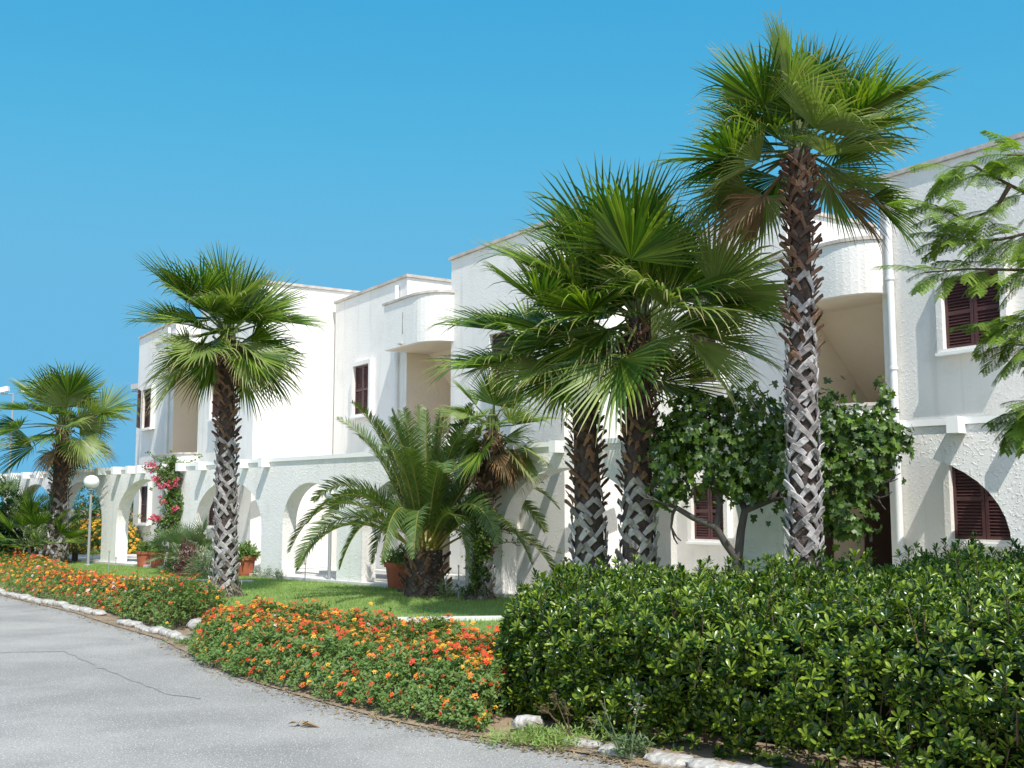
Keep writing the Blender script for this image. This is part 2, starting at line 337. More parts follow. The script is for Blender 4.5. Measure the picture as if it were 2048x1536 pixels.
def house(C, L, r0, r1, rz, wins, label, bal, dpipe, doors=(), lowbal=True):
    root = thing('apartment_building', label, 'building', (C[0], C[1], 0))
    def P(s, dep, z): q = C-ND*s+ED*dep; return A(q[0], q[1], z)
    def W(b, a, c, z0, z1): b.quad(P(*a, z0), P(*c, z0), P(*c, z1), P(*a, z1))
    RD = 2.6; DP = 9
    out = [(-L, 0), (r0, 0), (r0, RD), (r1, RD), (r1, 0), (0, 0), (0, DP), (-L, DP)]
    b = MB(); b.prism([P(s, d, 0)[:2] for s, d in out], 0, rz); b.build('wall', M_WALL, root)
    li = MB()
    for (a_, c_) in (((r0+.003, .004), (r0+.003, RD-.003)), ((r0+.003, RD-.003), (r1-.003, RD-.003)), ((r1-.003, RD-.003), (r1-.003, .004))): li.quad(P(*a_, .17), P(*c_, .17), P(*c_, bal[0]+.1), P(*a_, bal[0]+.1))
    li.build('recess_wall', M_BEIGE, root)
    # coping round the roof edge
    c = MB(); T = .07; ov = .05
    def cp(a, d, flip=1):
        a, d = A(*a), A(*d); e = unit(d-a); nn = A(e[1], -e[0])*flip
        a2 = a-e*0; d2 = d
        poly = [a2+nn*ov, d2+nn*ov, d2-nn*.22, a2-nn*.22]
        c.prism([P(*q, 0)[:2] for q in poly], rz+.002, rz+T)
    cp((-L-ov, 0), (r0+ov, 0)); cp((r0, .221), (r0, RD-.22)); cp((r1-ov, 0), (ov, 0)); cp((0, .221), (0, DP)); 
    cp((r0+.001, RD), (r1-.001, RD)); cp((r1, RD-.221), (r1, .221)); cp((-L, DP), (-L, .221))
    c.build('coping', M_COPE, root)
    # balcony box hung across the recess
    def balcony(z0, z1, pr, sl=0, sr=.12):
        s0, s1 = r0-.02-sl, r1+sr; R = min(.75, (s1-s0)*.35)
        path = [(s0, 0), (s0, -pr)]+[(s1-R+R*sin(t)*1.0, -pr+pr*(1-cos(t))) for t in np.linspace(0, pi/2, 10)]
        path[-1] = (s1, -.001)
        inner = []
        for i, q in enumerate(path):
            a = A(*path[max(i-1, 0)]); d = A(*path[min(i+1, len(path)-1)]); e = unit(d-a); inner.append(A(*q)+A(-e[1], e[0])*.13)
        inner[0] = A(s0+.13, 0); inner[1] = A(s0+.13, -pr+.13); inner[-1] = A(s1-.13, -.001)
        b = MB()
        n = len(path)
        for (za, zb, m, g) in ((z0, z1, 0, 0),):
            V = [P(*q, z) for z in (za, zb) for q in path]+[P(*q, z) for z in (za, zb) for q in inner]
            F = [];
            for i in range(n-1):
                F += [[i, i+1, n+i+1, n+i], [2*n+i+1, 2*n+i, 3*n+i, 3*n+i+1], [n+i, n+i+1, 3*n+i+1, 3*n+i], [i+1, i, 2*n+i, 2*n+i+1]]
            b.add(V, F)
        o = b.build('balcony', M_WALL, root, smooth=False)
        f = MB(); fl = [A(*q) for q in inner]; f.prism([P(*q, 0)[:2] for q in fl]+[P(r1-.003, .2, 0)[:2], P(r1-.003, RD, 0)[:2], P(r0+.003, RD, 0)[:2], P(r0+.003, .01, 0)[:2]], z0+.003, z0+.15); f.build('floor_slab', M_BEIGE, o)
        cc = MB(); outp = [];
        for i, q in enumerate(path):
            a = A(*path[max(i-1, 0)]); d = A(*path[min(i+1, n-1)]); e = unit(d-a); outp.append(A(*q)-A(-e[1], e[0])*.035)
        outp[1] = A(s0-.035, -pr-.035); outp[0] = A(s0-.035, 0)
        V = [P(*q, z) for z in (z1+.002, z1+.055) for q in outp]+[P(*q, z) for z in (z1+.002, z1+.055) for q in inner]
        F = []
        for i in range(n-1): F += [[i, i+1, n+i+1, n+i], [2*n+i+1, 2*n+i, 3*n+i, 3*n+i+1], [n+i, n+i+1, 3*n+i+1, 3*n+i], [i+1, i, 2*n+i, 2*n+i+1]]
        cc.add(V, F); cc.build('balcony_coping', M_COPE, o)
        return o, s0, s1
    z0, z1, pr = bal
    o, s0, s1 = balcony(z0, z1, pr)
    sm = MB(); sc = s0+(s1-s0)*.42
    q = P(sc, -pr-.006, z0+.28); sm.box(q, P(sc+.05, -pr-.006, 0)-P(sc, -pr-.006, 0), P(sc, -pr-.001, 0)-P(sc, -pr-.006, 0), A(0, 0, .5)); sm.build('drain_slot', M_COPE, o)
    sp = MB(); q = P(sc-.06, -pr-.09, z0+.03); sp.box(q, P(sc+.1, 0, 0)-P(sc-.06, 0, 0), P(0, .08, 0)-P(0, 0, 0), A(0, 0, .03)); sp.build('drain_spout', M_COPE, o)
    if lowbal: balcony(2.62, 3.25, .55)
    # stair flight inside the recess
    st = MB(); q = [P(r0+.25, 2.45, 3.0), P(r0+.25, .7, 5.0)]
    V = [P(r0+.004, 2.4, 3.2), P(r1-.004, 2.4, 3.2), P(r1-.004, .6, z0), P(r0+.004, .6, z0)]; V2 = [v+A(0, 0, .16) for v in V]
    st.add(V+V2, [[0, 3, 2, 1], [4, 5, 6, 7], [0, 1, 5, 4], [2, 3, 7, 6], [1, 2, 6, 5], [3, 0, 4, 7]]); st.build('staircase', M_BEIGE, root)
    for (u0, u1, za, zb) in wins: window(P, u0, u1, za, zb, root)
    for s in dpipe:
        b = MB(); pts = [P(s, -.08, z) for z in (.2, rz*.5, rz-.15)]; b.tube(pts, .055, 10)
        for z in (1.0, 2.4, 3.8, 5.2): 
            b.tube([P(s, -.08, z), P(s, -.08, z+.05)], .068, 10)
        b.build('downpipe', M_PIPE, root, smooth=True)
    for (k0, k1, zt) in doors:   # doors on the recess side wall
        b = MB(); q = P(r0+.003, k0, .16); b.box(q, P(r0+.05, k0, .16)-q, P(r0+.003, k1, .16)-q, A(0, 0, zt-.16)); d = b.build('door', M_DOOR, root)
        b = MB(); q = P(r0+.05, k0+.08, 1.1); b.box(q, P(r0+.09, k0+.08, 1.1)-q, P(r0+.05, k0+.12, 1.1)-q, A(0, 0, .12)); b.build('handle', M_METAL, d)
    return root, P
CA, CB, CD = A(-6.70, 28.39), A(.9755, 20.507), A(8.575, 12.70)
hA, PA = house(CA, 11.75, -7.3, -4.7, 7.58, [(-10.5, -9.5, 4.35, 5.65), (-3.2, -2.2, 4.2, 5.5), (-10.5, -9.5, 1.2, 2.4), (-3.2, -2.2, 1.2, 2.4)],
    'farthest white two storey block at left with one open brown shutter', (5.7, 6.75, .6), [-7.75])
hB, PB = house(CB, 10.58, -6.40, -4.28, 7.18, [(-9.12, -8.2, 4.05, 5.3), (-2.45, -1.5, 4.05, 5.25), (-9.12, -8.2, 1.2, 2.4), (-2.6, -1.6, 1.2, 2.35)],
    'middle white block with round cornered balcony box behind the feathery palm', (5.35, 6.42, .6), [-6.8], doors=((1.2, 2.0, 2.2),))
hD, PD = house(CD, 10.53, -7.06, -5.1, 6.84, [(-3.95, -3.02, 4.0, 5.05), (-9.5, -8.7, 4.0, 5.05), (-3.95, -2.95, 1.25, 2.4), (-9.45, -8.6, 1.12, 2.15)],
    'nearest white stucco block at right with brown shutters behind the tall palm', (5.02, 5.86, .5), [-4.88], doors=((1.75, 2.45, 2.25), (.15, .9, 2.25)))
# the open shutter leaf seen at the far block
b = MB(); q = PA(-10.62, -.2, 4.36); b.box(q, PA(-10.1, -.42, 4.36)-q, PA(-10.61, -.165, 4.36)-q, A(0, 0, 1.28)); o = b.build('open_shutter', M_SHUT, hA)

# ---------------- arcade ----------------
TOP = 2.83; TH = .36
openings = [(-26.7, -24.3, 1.2, 1.2), (-23.35, -20.3, 1.2, 1.25), (-19.85, -16.75, 1.2, 1.28), (-15.8, -12.45, 1.25, 1.22), (-11.3, -8.12, 1.2, 1.15), (-7.22, -5.1, 1.3, .95), (-4.2, -.98, 1.2, 1.15), (.02, 3.25, 1.2, 1.18), (3.55, 5.1, 1.3, 1.0), (5.85, 9.05, 1.2, 1.22), (10.0, 13.2, 1.2, 1.22)]
ar = thing('arcade', 'long white stucco arcade of round arches running across the garden front', 'arcade', arc(0))
b = MB()
prev = -27.6; ends = 14.2
def wallbox(s0, s1, z0, z1):
    q = arc(s0, 0, z0); b.box(q, arc(s1, 0, z0)-q, arc(s0, TH, z0)-q, A(0, 0, z1-z0))
for (a, c, zs, rise) in openings:
    wallbox(prev, a, 0, TOP); prev = c
    NS = 22; ss = [(a+c)/2-(c-a)/2*cos(pi*i/NS) for i in range(NS+1)]
    zz = [zs+rise*abs(sin(pi*i/NS))**.92 for i in range(NS+1)]
    for i in range(NS):
        for dep, fl in ((0, 0), (TH, 1)):
            q = [arc(ss[i], dep, zz[i]), arc(ss[i+1], dep, zz[i+1]), arc(ss[i+1], dep, TOP), arc(ss[i], dep, TOP)]
            b.quad(*(q[::-1] if fl else q))
        b.quad(arc(ss[i], TH, zz[i]), arc(ss[i+1], TH, zz[i+1]), arc(ss[i+1], 0, zz[i+1]), arc(ss[i], 0, zz[i]))
        b.quad(arc(ss[i], 0, TOP), arc(ss[i+1], 0, TOP), arc(ss[i+1], TH, TOP), arc(ss[i], TH, TOP))
wallbox(prev, ends, 0, TOP)
b.build('arched_wall', M_ARC, ar)
b = MB(); q = arc(-27.65, -.05, TOP-.09)
def cb(s0, s1): 
    q = arc(s0, -.035, TOP-.075); b.box(q, arc(s1, -.035, TOP-.075)-q, arc(s0, TH+.035, TOP-.075)-q, A(0, 0, .083))
cb(-27.65, 7.55-12.3); cb(-4.75, 7.2); cb(7.2, 14.2)
b.build('coping_band', M_TRIM, ar)
b = MB(); b0 = arc(0, -.24, TOP-.195); b.box(b0, arc(.15, -.24, 0)-arc(0, -.24, 0), arc(0, 1.9, 0)-arc(0, -.24, 0), A(0, 0, .21))
beam = b.build('pergola_beam', M_TRIM, ar)
bs = [-24.6, -23.5, -22.45, -21.35, -20.3, -16.75, -15.75, -14.85, -14.25, -12.85, -11.95, -10.9, -9.9, -8.9, -7.95, .4, 1.42, 2.3, 3.1, 3.9, 7.6, 8.4, 9.2, 10, 10.8, 11.6]
for i, s in enumerate(bs):
    o = beam if i == 0 else beam.copy()
    if i: COL.objects.link(o); o.parent = ar
    o.location = tuple(arc(s, 0, 0)-arc(0, 0, 0))

# ---------------- palms ----------------
def trunk(root, base, top, r0, r1, rough_from, seed, lean=0, m_low=M_BGREY, dz=.026, flare=.12, curve=(0, 0)):
    r = np.random.RandomState(seed); b = MB(); base = A(*base); top = A(*top); H = top[2]-base[2]
    def ctr(f): return base+(top-base)*f+A(curve[0], curve[1], 0)*sin(pi*f)
    def rad(f): return r0+(r1-r0)*min(1, f*1.3)+flare*math.exp(-f*H/.22)
    fs = np.linspace(0, 1, 30); b.tube([ctr(f) for f in fs], [rad(f)*.93 for f in fs], 18, 0)
    nn = int(H/dz)
    for i in range(nn):
        z = i*dz+.05; f = z/H
        if f > 1: break
        th = i*2.39996+r.normal(0, .17); R = rad(f); c = ctr(f)
        up = f > rough_from+r.normal(0, .06)
        root_zone = z < .28
        for sgn in (-1, 1):
            if r.rand() < .12: continue
            L = (.24 if not up else .15)*r.uniform(.6, 1.25); ang = radians(r.uniform(26, 50)) if not up else radians(r.uniform(18, 40))
            if root_zone: L *= .5
            pts = []; ws = []; lift = []
            K = 4
            for k in range(K+1):
                t = k/K; zz = z-L*cos(ang)*t; a = th+sgn*L*sin(ang)*t/R
                rr = R*(.98)+(.036*r.uniform(.6, 1.8)*(1-t)**2+.012 if not up else .10*(1-t)**1.5+.012)*r.uniform(.9, 1.1)
                cc = ctr(max(zz, 0)/H)
                pts.append(A(cc[0]+rr*cos(a), cc[1]+rr*sin(a), base[2]+max(zz, .0))); ws.append((.052 if not up else .040)*(1-.4*t)*r.uniform(.8, 1.2)*(R/.25)**.5)
            V = []
            for k in range(K+1):
                d = unit(pts[min(k+1, K)]-pts[max(k-1, 0)]); no = unit(A(pts[k][0]-c[0], pts[k][1]-c[1], 0)); sd = unit(np.cross(d, no))
                V += [pts[k]-sd*ws[k], pts[k]-sd*ws[k]*.8+no*.014, pts[k]+sd*ws[k]*.8+no*.014, pts[k]+sd*ws[k]]
            F = [[k*4+j, k*4+j+1, k*4+j+5, k*4+j+4] for k in range(K) for j in range(3)]+[[0, 1, 2, 3]]
            b.add(V, F, 3 if root_zone else (2 if up else 1))
        if up and r.rand() < .8 or (not up and r.rand() < .12):   # broken petiole stub
            no = A(cos(th), sin(th), 0); sd = A(-sin(th), cos(th), 0); p = A(c[0], c[1], base[2]+z)+no*(R*.97); L = r.uniform(.05, .13)
            d = unit(no*r.uniform(.5, 1)+Z*r.uniform(.3, .9)); q = p+d*L; w1, w2 = .04, .02
            V = [p-sd*w1, p+sd*w1, p+sd*w1*.8-Z*.03, p-sd*w1*.8-Z*.03, q-sd*w2, q+sd*w2, q+sd*w2*.7-Z*.012, q-sd*w2*.7-Z*.012]
            b.add(V, [[0, 1, 5, 4], [1, 2, 6, 5], [2, 3, 7, 6], [3, 0, 4, 7], [4, 5, 6, 7]], 2 if up else 1)
    if flare > .05:
        for i in range(420):
            z = abs(r.normal(0, .2)); f = z/H; th = r.uniform(0, 2*pi); R = rad(f)*1.0; c = ctr(f); p = A(c[0]+R*cos(th), c[1]+R*sin(th), base[2]+z)
            d = unit(A(r.normal(0, .5), r.normal(0, .5), 1)*(-1)+A(cos(th), sin(th), 0)*.25); q = p+d*r.uniform(.05, .14); sd = unit(A(-sin(th), cos(th), 0))*.011; no = A(cos(th), sin(th), 0)*.02
            q[2] = max(q[2], base[2]-.02); b.add([p-sd+no, p+sd+no, q+sd*.5+no, q-sd*.5+no], [[0, 1, 2, 3]], 3)
    return b.build('trunk', [M_CORE, m_low, M_BBROWN, M_ROOT], root)

def fan_frond(parent, origin, az, el, Lp, Rb, r, mats, nseg=42, spread=2.15, droop=.5, broken=.25, fold=.35, name='frond', split=.42, sag=.35):
    b = MB(); d = A(cos(az)*cos(el), sin(az)*cos(el), sin(el)); p = A(*origin); pts = [p.copy()]
    K = 5
    for k in range(K):
        p = p+d*Lp/K; d = unit(d-Z*sag*.12*cos(el)); pts.append(p.copy())
    b.tube(pts, np.linspace(.022, .010, K+1), 4, 1, t=np.zeros(K+1))
    side = unit(np.cross(d, Z)) if abs(d[2]) < .97 else unit(A(-sin(az), cos(az), 0)); roll = r.normal(0, .35)
    no = np.cross(side, d); side, no = side*cos(roll)+no*sin(roll), no*cos(roll)-side*sin(roll)
    if no[2] < 0 and el < .9: no = -no
    tilt = r.uniform(-.25, .35)       # blade hinges up or down from the stalk
    a = unit(d*cos(tilt)-no*sin(tilt)); no = unit(np.cross(side, a)); no = no if no[2] > 0 else -no
    o = pts[-1]; dphi = 2*spread/nseg; ST = 7
    for i in range(nseg):
        ph = -spread+dphi*(i+.5)+r.normal(0, .012)
        sgn = 1 if ph > 0 else -1
        L = Rb*(1-.30*(abs(ph)/spread)**2)*r.uniform(.92, 1.06)
        q = o.copy(); dd = unit(a*cos(ph)+side*sin(ph)+no*fold*abs(sin(ph))+a*.15)
        wdir0 = unit(np.cross(dd, no)); V = []; tt = []
        brk = r.rand() < broken; tb = r.uniform(.5, .8)
        stepL = L/ST
        for k in range(ST+1):
            t = k/ST
            if t <= split: wd = t*L*math.tan(dphi/2)*1.12
            else: wd = split*L*math.tan(dphi/2)*1.12*(1-((t-split)/(1-split))**1.25)+.0012
            wdir = unit(np.cross(dd, no)); n2 = unit(np.cross(wdir, dd)); pl = wd*.42
            V += [q-wdir*wd-n2*pl*.5, q+n2*pl, q+wdir*wd-n2*pl*.5]; tt += [t, t, t]
            g = droop*(.10+max(0, t-.35)*.95)*r.uniform(.7, 1.4)
            if brk and t > tb: g += 2.2
            dd = unit(dd-Z*g*stepL/L*ST*.16); q = q+dd*stepL
        F = [[k*3+j, k*3+j+1, k*3+j+4, k*3+j+3] for k in range(ST) for j in range(2)]
        b.add(V, F, 0, tt)
    return b.build(name, mats, parent, attr=True)

def fan_palm(base, h, r0, r1, nf, Lp, Rb, label, seed, lean=(0, 0), rough=.45, dead=5, low=-.75, broken=.28, group=None, droop=.5, pale=.12, blade=None, curve=(0, 0), low_az=None, nseg=42, high=1.36, cat='palm tree', flare=.12, spread=1.8, extra=()):
    r = np.random.RandomState(seed)
    root = thing('palm_tree', label, cat, (base[0], base[1], base[2]), group)
    top = A(base[0]+lean[0], base[1]+lean[1], base[2]+h)
    trunk(root, base, top, r0, r1, rough, seed+1, curve=curve, flare=flare)
    b = MB(); tc = top
    for i in range(26):      # sheath of young stalk bases
        th = i*2.4; rr = r1*.75*(1-i/30); p = tc+A(cos(th)*rr, sin(th)*rr, -.12+i*.012); q = tc+A(cos(th)*rr*1.3, sin(th)*rr*1.3, .18+i*.008); b.tube([p, (p+q)/2, q], [.035, .03, .018], 5)
    sp = [tc+A(0, 0, .1), tc+A(.02, .01, Lp*.7), tc+A(.03, .03, Lp+Rb*.3)]; b.tube(sp, [.03, .025, .006], 5)
    crown = b.build('crown', M_PET, root)
    for i in range(nf):
        f = (i+.5)/nf; az = i*2.39996+r.normal(0, .2); el = high-(high-low)*f**1.0+r.normal(0, .17)
        lp = Lp*(.5+.5*min(1, f*2))*r.choice([.45, .8, 1.05, 1.25])*r.uniform(.9, 1.1); o = tc+A(cos(az)*r1*.4, sin(az)*r1*.4, .18-.3*f)
        bl = blade or (M_FANY if (r.rand() < pale+.25*(f > .75)) else M_FAN)
        fan_frond(crown, o, az, el, lp, Rb*r.uniform(.9, 1.1)*(.85 if f < .1 else 1), r, [bl, M_PET], droop=droop*(.5+1.0*f), broken=broken*(.4+1.3*f), nseg=nseg, spread=spread*(.7 if f < .12 else 1))
    for az, el, lp, rb in extra:    # big pale fans hanging towards the road
        fan_frond(crown, tc, az, el, lp, rb, r, [M_FANY, M_PET], droop=.9, broken=.35, nseg=nseg, spread=1.6)
    for i in range(dead):
        az = r.uniform(0, 2*pi) if low_az is None else low_az[i % len(low_az)]+r.normal(0, .15)
        fan_frond(crown, tc+A(cos(az)*r1*.5, sin(az)*r1*.5, -.15), az, r.uniform(-1.2, -.7), Lp*.75, Rb*.85, r, [M_DEAD, M_DEAD], droop=1.6, broken=.7, spread=1.4, nseg=26, name='dead_frond')
    return root
FG = 'fan palms planted along the white arcade'
def at(px, Y, z): # world point seen at column px at distance Y
    c = Y/cos(PITCH)+(z-EYE)*0; d = (px-1024)/2200*(Y*cos(PITCH)+(z-EYE)*sin(PITCH)); return A(d, Y, z)
def zat(py, Y):   # height seen at row py at distance Y
    k = (768-py)/2200; return EYE+Y*(k*cos(PITCH)+sin(PITCH))/(cos(PITCH)-k*sin(PITCH))
def palm_at(px, pxt, pyt, Y, **kw):
    bs_ = at(px, Y, .08); zt = zat(pyt, Y); tp = at(pxt, Y, zt)
    return fan_palm(bs_, zt-.08, lean=(tp[0]-bs_[0], 0), **kw)
palm_at(450, 455, 672, 20.3, r0=.18, r1=.145, nf=34, Lp=.78, Rb=1.15, label='medium fan palm standing alone on the lawn with lattice trunk', seed=11, rough=.60, dead=0, low=-.7, flare=.17, broken=.45, extra=[(-2.1, -.35, .7, 1.05), (-.9, -.45, .75, 1.05)])
palm_at(112, 126, 850, 32, r0=.26, r1=.21, nf=28, Lp=.9, Rb=1.25, label='far fan palm at left rising in front of the white globe lamp', seed=23, rough=.5, dead=2, low=-.6, broken=.35, extra=[(-.6, -.4, 1.0, 1.2)])
palm_at(1612, 1598, 300, 13.0, r0=.185, r1=.135, nf=36, Lp=.74, Rb=1.08, label='tallest fan palm on slender trunk towering over the right hand block', seed=37, rough=.62, dead=3, low=-.35, low_az=[2.9, -.1, 3.3], broken=.4, extra=[(2.9, -.55, .75, .95), (.05, -.45, .8, 1.0), (-2.6, -.3, .7, .9)])
palm_at(1185, 1165, 715, 15.6, r0=.25, r1=.175, nf=30, Lp=.95, Rb=1.2, label='left fan palm of the close pair behind the hedge', seed=41, rough=.48, dead=1, low=-.3, droop=.55, broken=.45, extra=[(-2.35, -.15, .75, 1.1)])
palm_at(1275, 1278, 640, 15.0, r0=.25, r1=.175, nf=34, Lp=1.05, Rb=1.38, label='right fan palm of the close pair behind the hedge, fuller crown', seed=58, rough=.48, dead=0, low=-.35, broken=.5, extra=[(-.75, -.35, .95, 1.3), (-.2, -.2, 1.0, 1.2)])
palm_at(958, 985, 860, 19.6, r0=.16, r1=.12, nf=20, Lp=.5, Rb=.8, high=.9, label='short shaggy fan palm wrapped in vine with hanging dead leaves', seed=63, rough=.3, dead=9, low=-1.1, pale=.3, droop=.9)
fan_palm(A(-14.3, 27.5, .08), 2.6, .28, .2, 22, 1.0, 1.3, 'fan palm cut off by the left edge of the photo', 71, rough=.4, dead=2, low=-.8, pale=.3)

# feathery date palm -------------------------------------------------
def feather_frond(parent, o, az, el, L, r, mats, grav=.9, nl=72, ll=.38):
    b = MB(); d = A(cos(az)*cos(el), sin(az)*cos(el), sin(el)); p = A(*o); K = 16; pts = [p.copy()]; ds = [d.copy()]
    for k in range(K):
        p = p+d*L/K; d = unit(d-Z*grav*(.25+k/K)*.16*(.3+cos(math.asin(max(-1, min(1, d[2])))))); pts.append(p.copy()); ds.append(d.copy())
    b.tube(pts, np.linspace(.022, .004, K+1), 4, 1, t=np.zeros(K+1))
    pts = np.array(pts); ds = np.array(ds)
    tw = r.normal(0, .5)
    for i in range(nl):
        f = .16+.84*(i+.5)/nl; x = f*K; k = min(int(x), K-1); q = pts[k]+(pts[k+1]-pts[k])*(x-k); d = ds[k]
        side = unit(np.cross(d, Z)) if abs(d[2]) < .98 else A(sin(az), -cos(az), 0); up = np.cross(side, d)
        side, up = side*cos(tw*f)+up*sin(tw*f), up*cos(tw*f)-side*sin(tw*f)
        lg = ll*(sin(pi*min(1, (f-.1)/.9*.86+.12)))**.6*r.uniform(.85, 1.1)
        for s in (-1, 1):
            e = unit(d*.75+side*s*.8+up*.42+r.normal(0, .07, 3)); c = q.copy(); V = []; T_ = []
            n2 = unit(np.cross(e, d))
            for j in range(4):
                t = j/3; wd = .0145*(1-t**2*.95)*(1 if j else .6); wv = unit(np.cross(e, n2)); V += [c-wv*wd, c+wv*wd]; T_ += [t, t]
                e = unit(e-Z*.17*(.5+t)); c = c+e*lg/3
            b.add(V, [[0, 1, 3, 2], [2, 3, 5, 4], [4, 5, 7, 6]], 0, T_)
    return b.build('frond', mats, parent, attr=True)
r = np.random.RandomState(5)
pb = at(850, 20.3, .08)
dp = thing('date_palm', 'short stout palm with arching feathery fronds on the lawn', 'palm tree', pb)
trunk(dp, pb, pb+A(0, 0, .85), .40, .34, .05, 9, dz=.022, m_low=M_BBROWN, flare=.03)
b = MB(); b.tube([pb+A(0, 0, .7), pb+A(0, 0, 1.0), pb+A(0, 0, 1.25)], [.3, .22, .08], 10); dc = b.build('crown', M_PHP, dp)
for i in range(52):
    f = (i+.5)/52; az = i*2.39996; el = 1.42-.68*f**.8+r.normal(0, .12)
    feather_frond(dc, pb+A(cos(az)*.22*f**.5, sin(az)*.22*f**.5, .95-.15*f), az, el, r.uniform(2.7, 3.2)*(.86+.14*f), r, [M_PHX, M_PHP], grav=.5+1.0*f)

# ---------------- leaf clouds ----------------
def leaf_tmpl(L, W, fold=.25, curl=.15, obov=False, stalk=.1):
    """folded leaf along +X: pointed, or blunt and widest near the tip"""
    if obov:
        P = [(stalk*L, 0, 0), (.45*L, -W*.34, 0), (.82*L, -W*.5, 0), (L, -W*.2, 0), (L, W*.2, 0), (.82*L, W*.5, 0), (.45*L, W*.34, 0), (.7*L, 0, 0)]
        V = np.array([(x, y, abs(y)*fold*1.4-curl*L*(x/L)**2) for x, y, z in P])
        return V, np.array([[i, (i+1) % 7, 7] for i in range(7)])
    m = .42
    V = A(*[(stalk*L, 0, 0), (m*L, -W/2, fold*W/2), (m*L, 0, -.0), (m*L, W/2, fold*W/2), (L, 0, -curl*L)]).reshape(-1, 3)
    return V, np.array([[0, 1, 2], [0, 2, 3], [2, 1, 4], [3, 2, 4]])
def frames(D, N_, r=None):
    """rotation matrices with X = D, Z ~ N_"""
    X = D/np.linalg.norm(D, axis=1)[:, None]; Y = np.cross(N_, X); Y /= (np.linalg.norm(Y, axis=1)[:, None]+1e-9); Zz = np.cross(X, Y)
    return np.stack([X, Y, Zz], axis=2)
def scatter(b, tmpl, P, R, S, m=0):
    V, F = tmpl; n = len(P)
    W = np.einsum('nij,kj->nki', R, V)*S[:, None, None]+P[:, None, :]
    FF = (F[None]+(np.arange(n)*len(V))[:, None, None]).reshape(-1, F.shape[1])
    b.add(W.reshape(-1, 3), FF, m if np.isscalar(m) else np.repeat(m, len(F)))
def rosettes(b, P, Nrm, r, nl, L, W, obov=True, open_=(.5, 1.2), m=0, sc=(.7, 1.15)):
    """whorl of nl leaves at every point P, axis Nrm"""
    n = len(P); Nrm = Nrm/np.linalg.norm(Nrm, axis=1)[:, None]
    rf = np.cross(Nrm, r.normal(0, 1, (n, 3))); rf /= np.linalg.norm(rf, axis=1)[:, None]; bt = np.cross(Nrm, rf)
    T = leaf_tmpl(L, W, obov=obov)
    for k in range(nl):
        a = k*2.4+r.normal(0, .25, n); op = open_[0]+(open_[1]-open_[0])*k/max(1, nl-1)+r.normal(0, .15, n)
        rad_ = rf*np.cos(a)[:, None]+bt*np.sin(a)[:, None]
        D = rad_*np.sin(op)[:, None]+Nrm*np.cos(op)[:, None]; UP = Nrm*np.sin(op)[:, None]-rad_*np.cos(op)[:, None]
        off_ = Nrm*(.012*(nl-k)/nl)*L/.07
        scatter(b, T, P+off_, frames(D, UP), r.uniform(*sc, n), m)

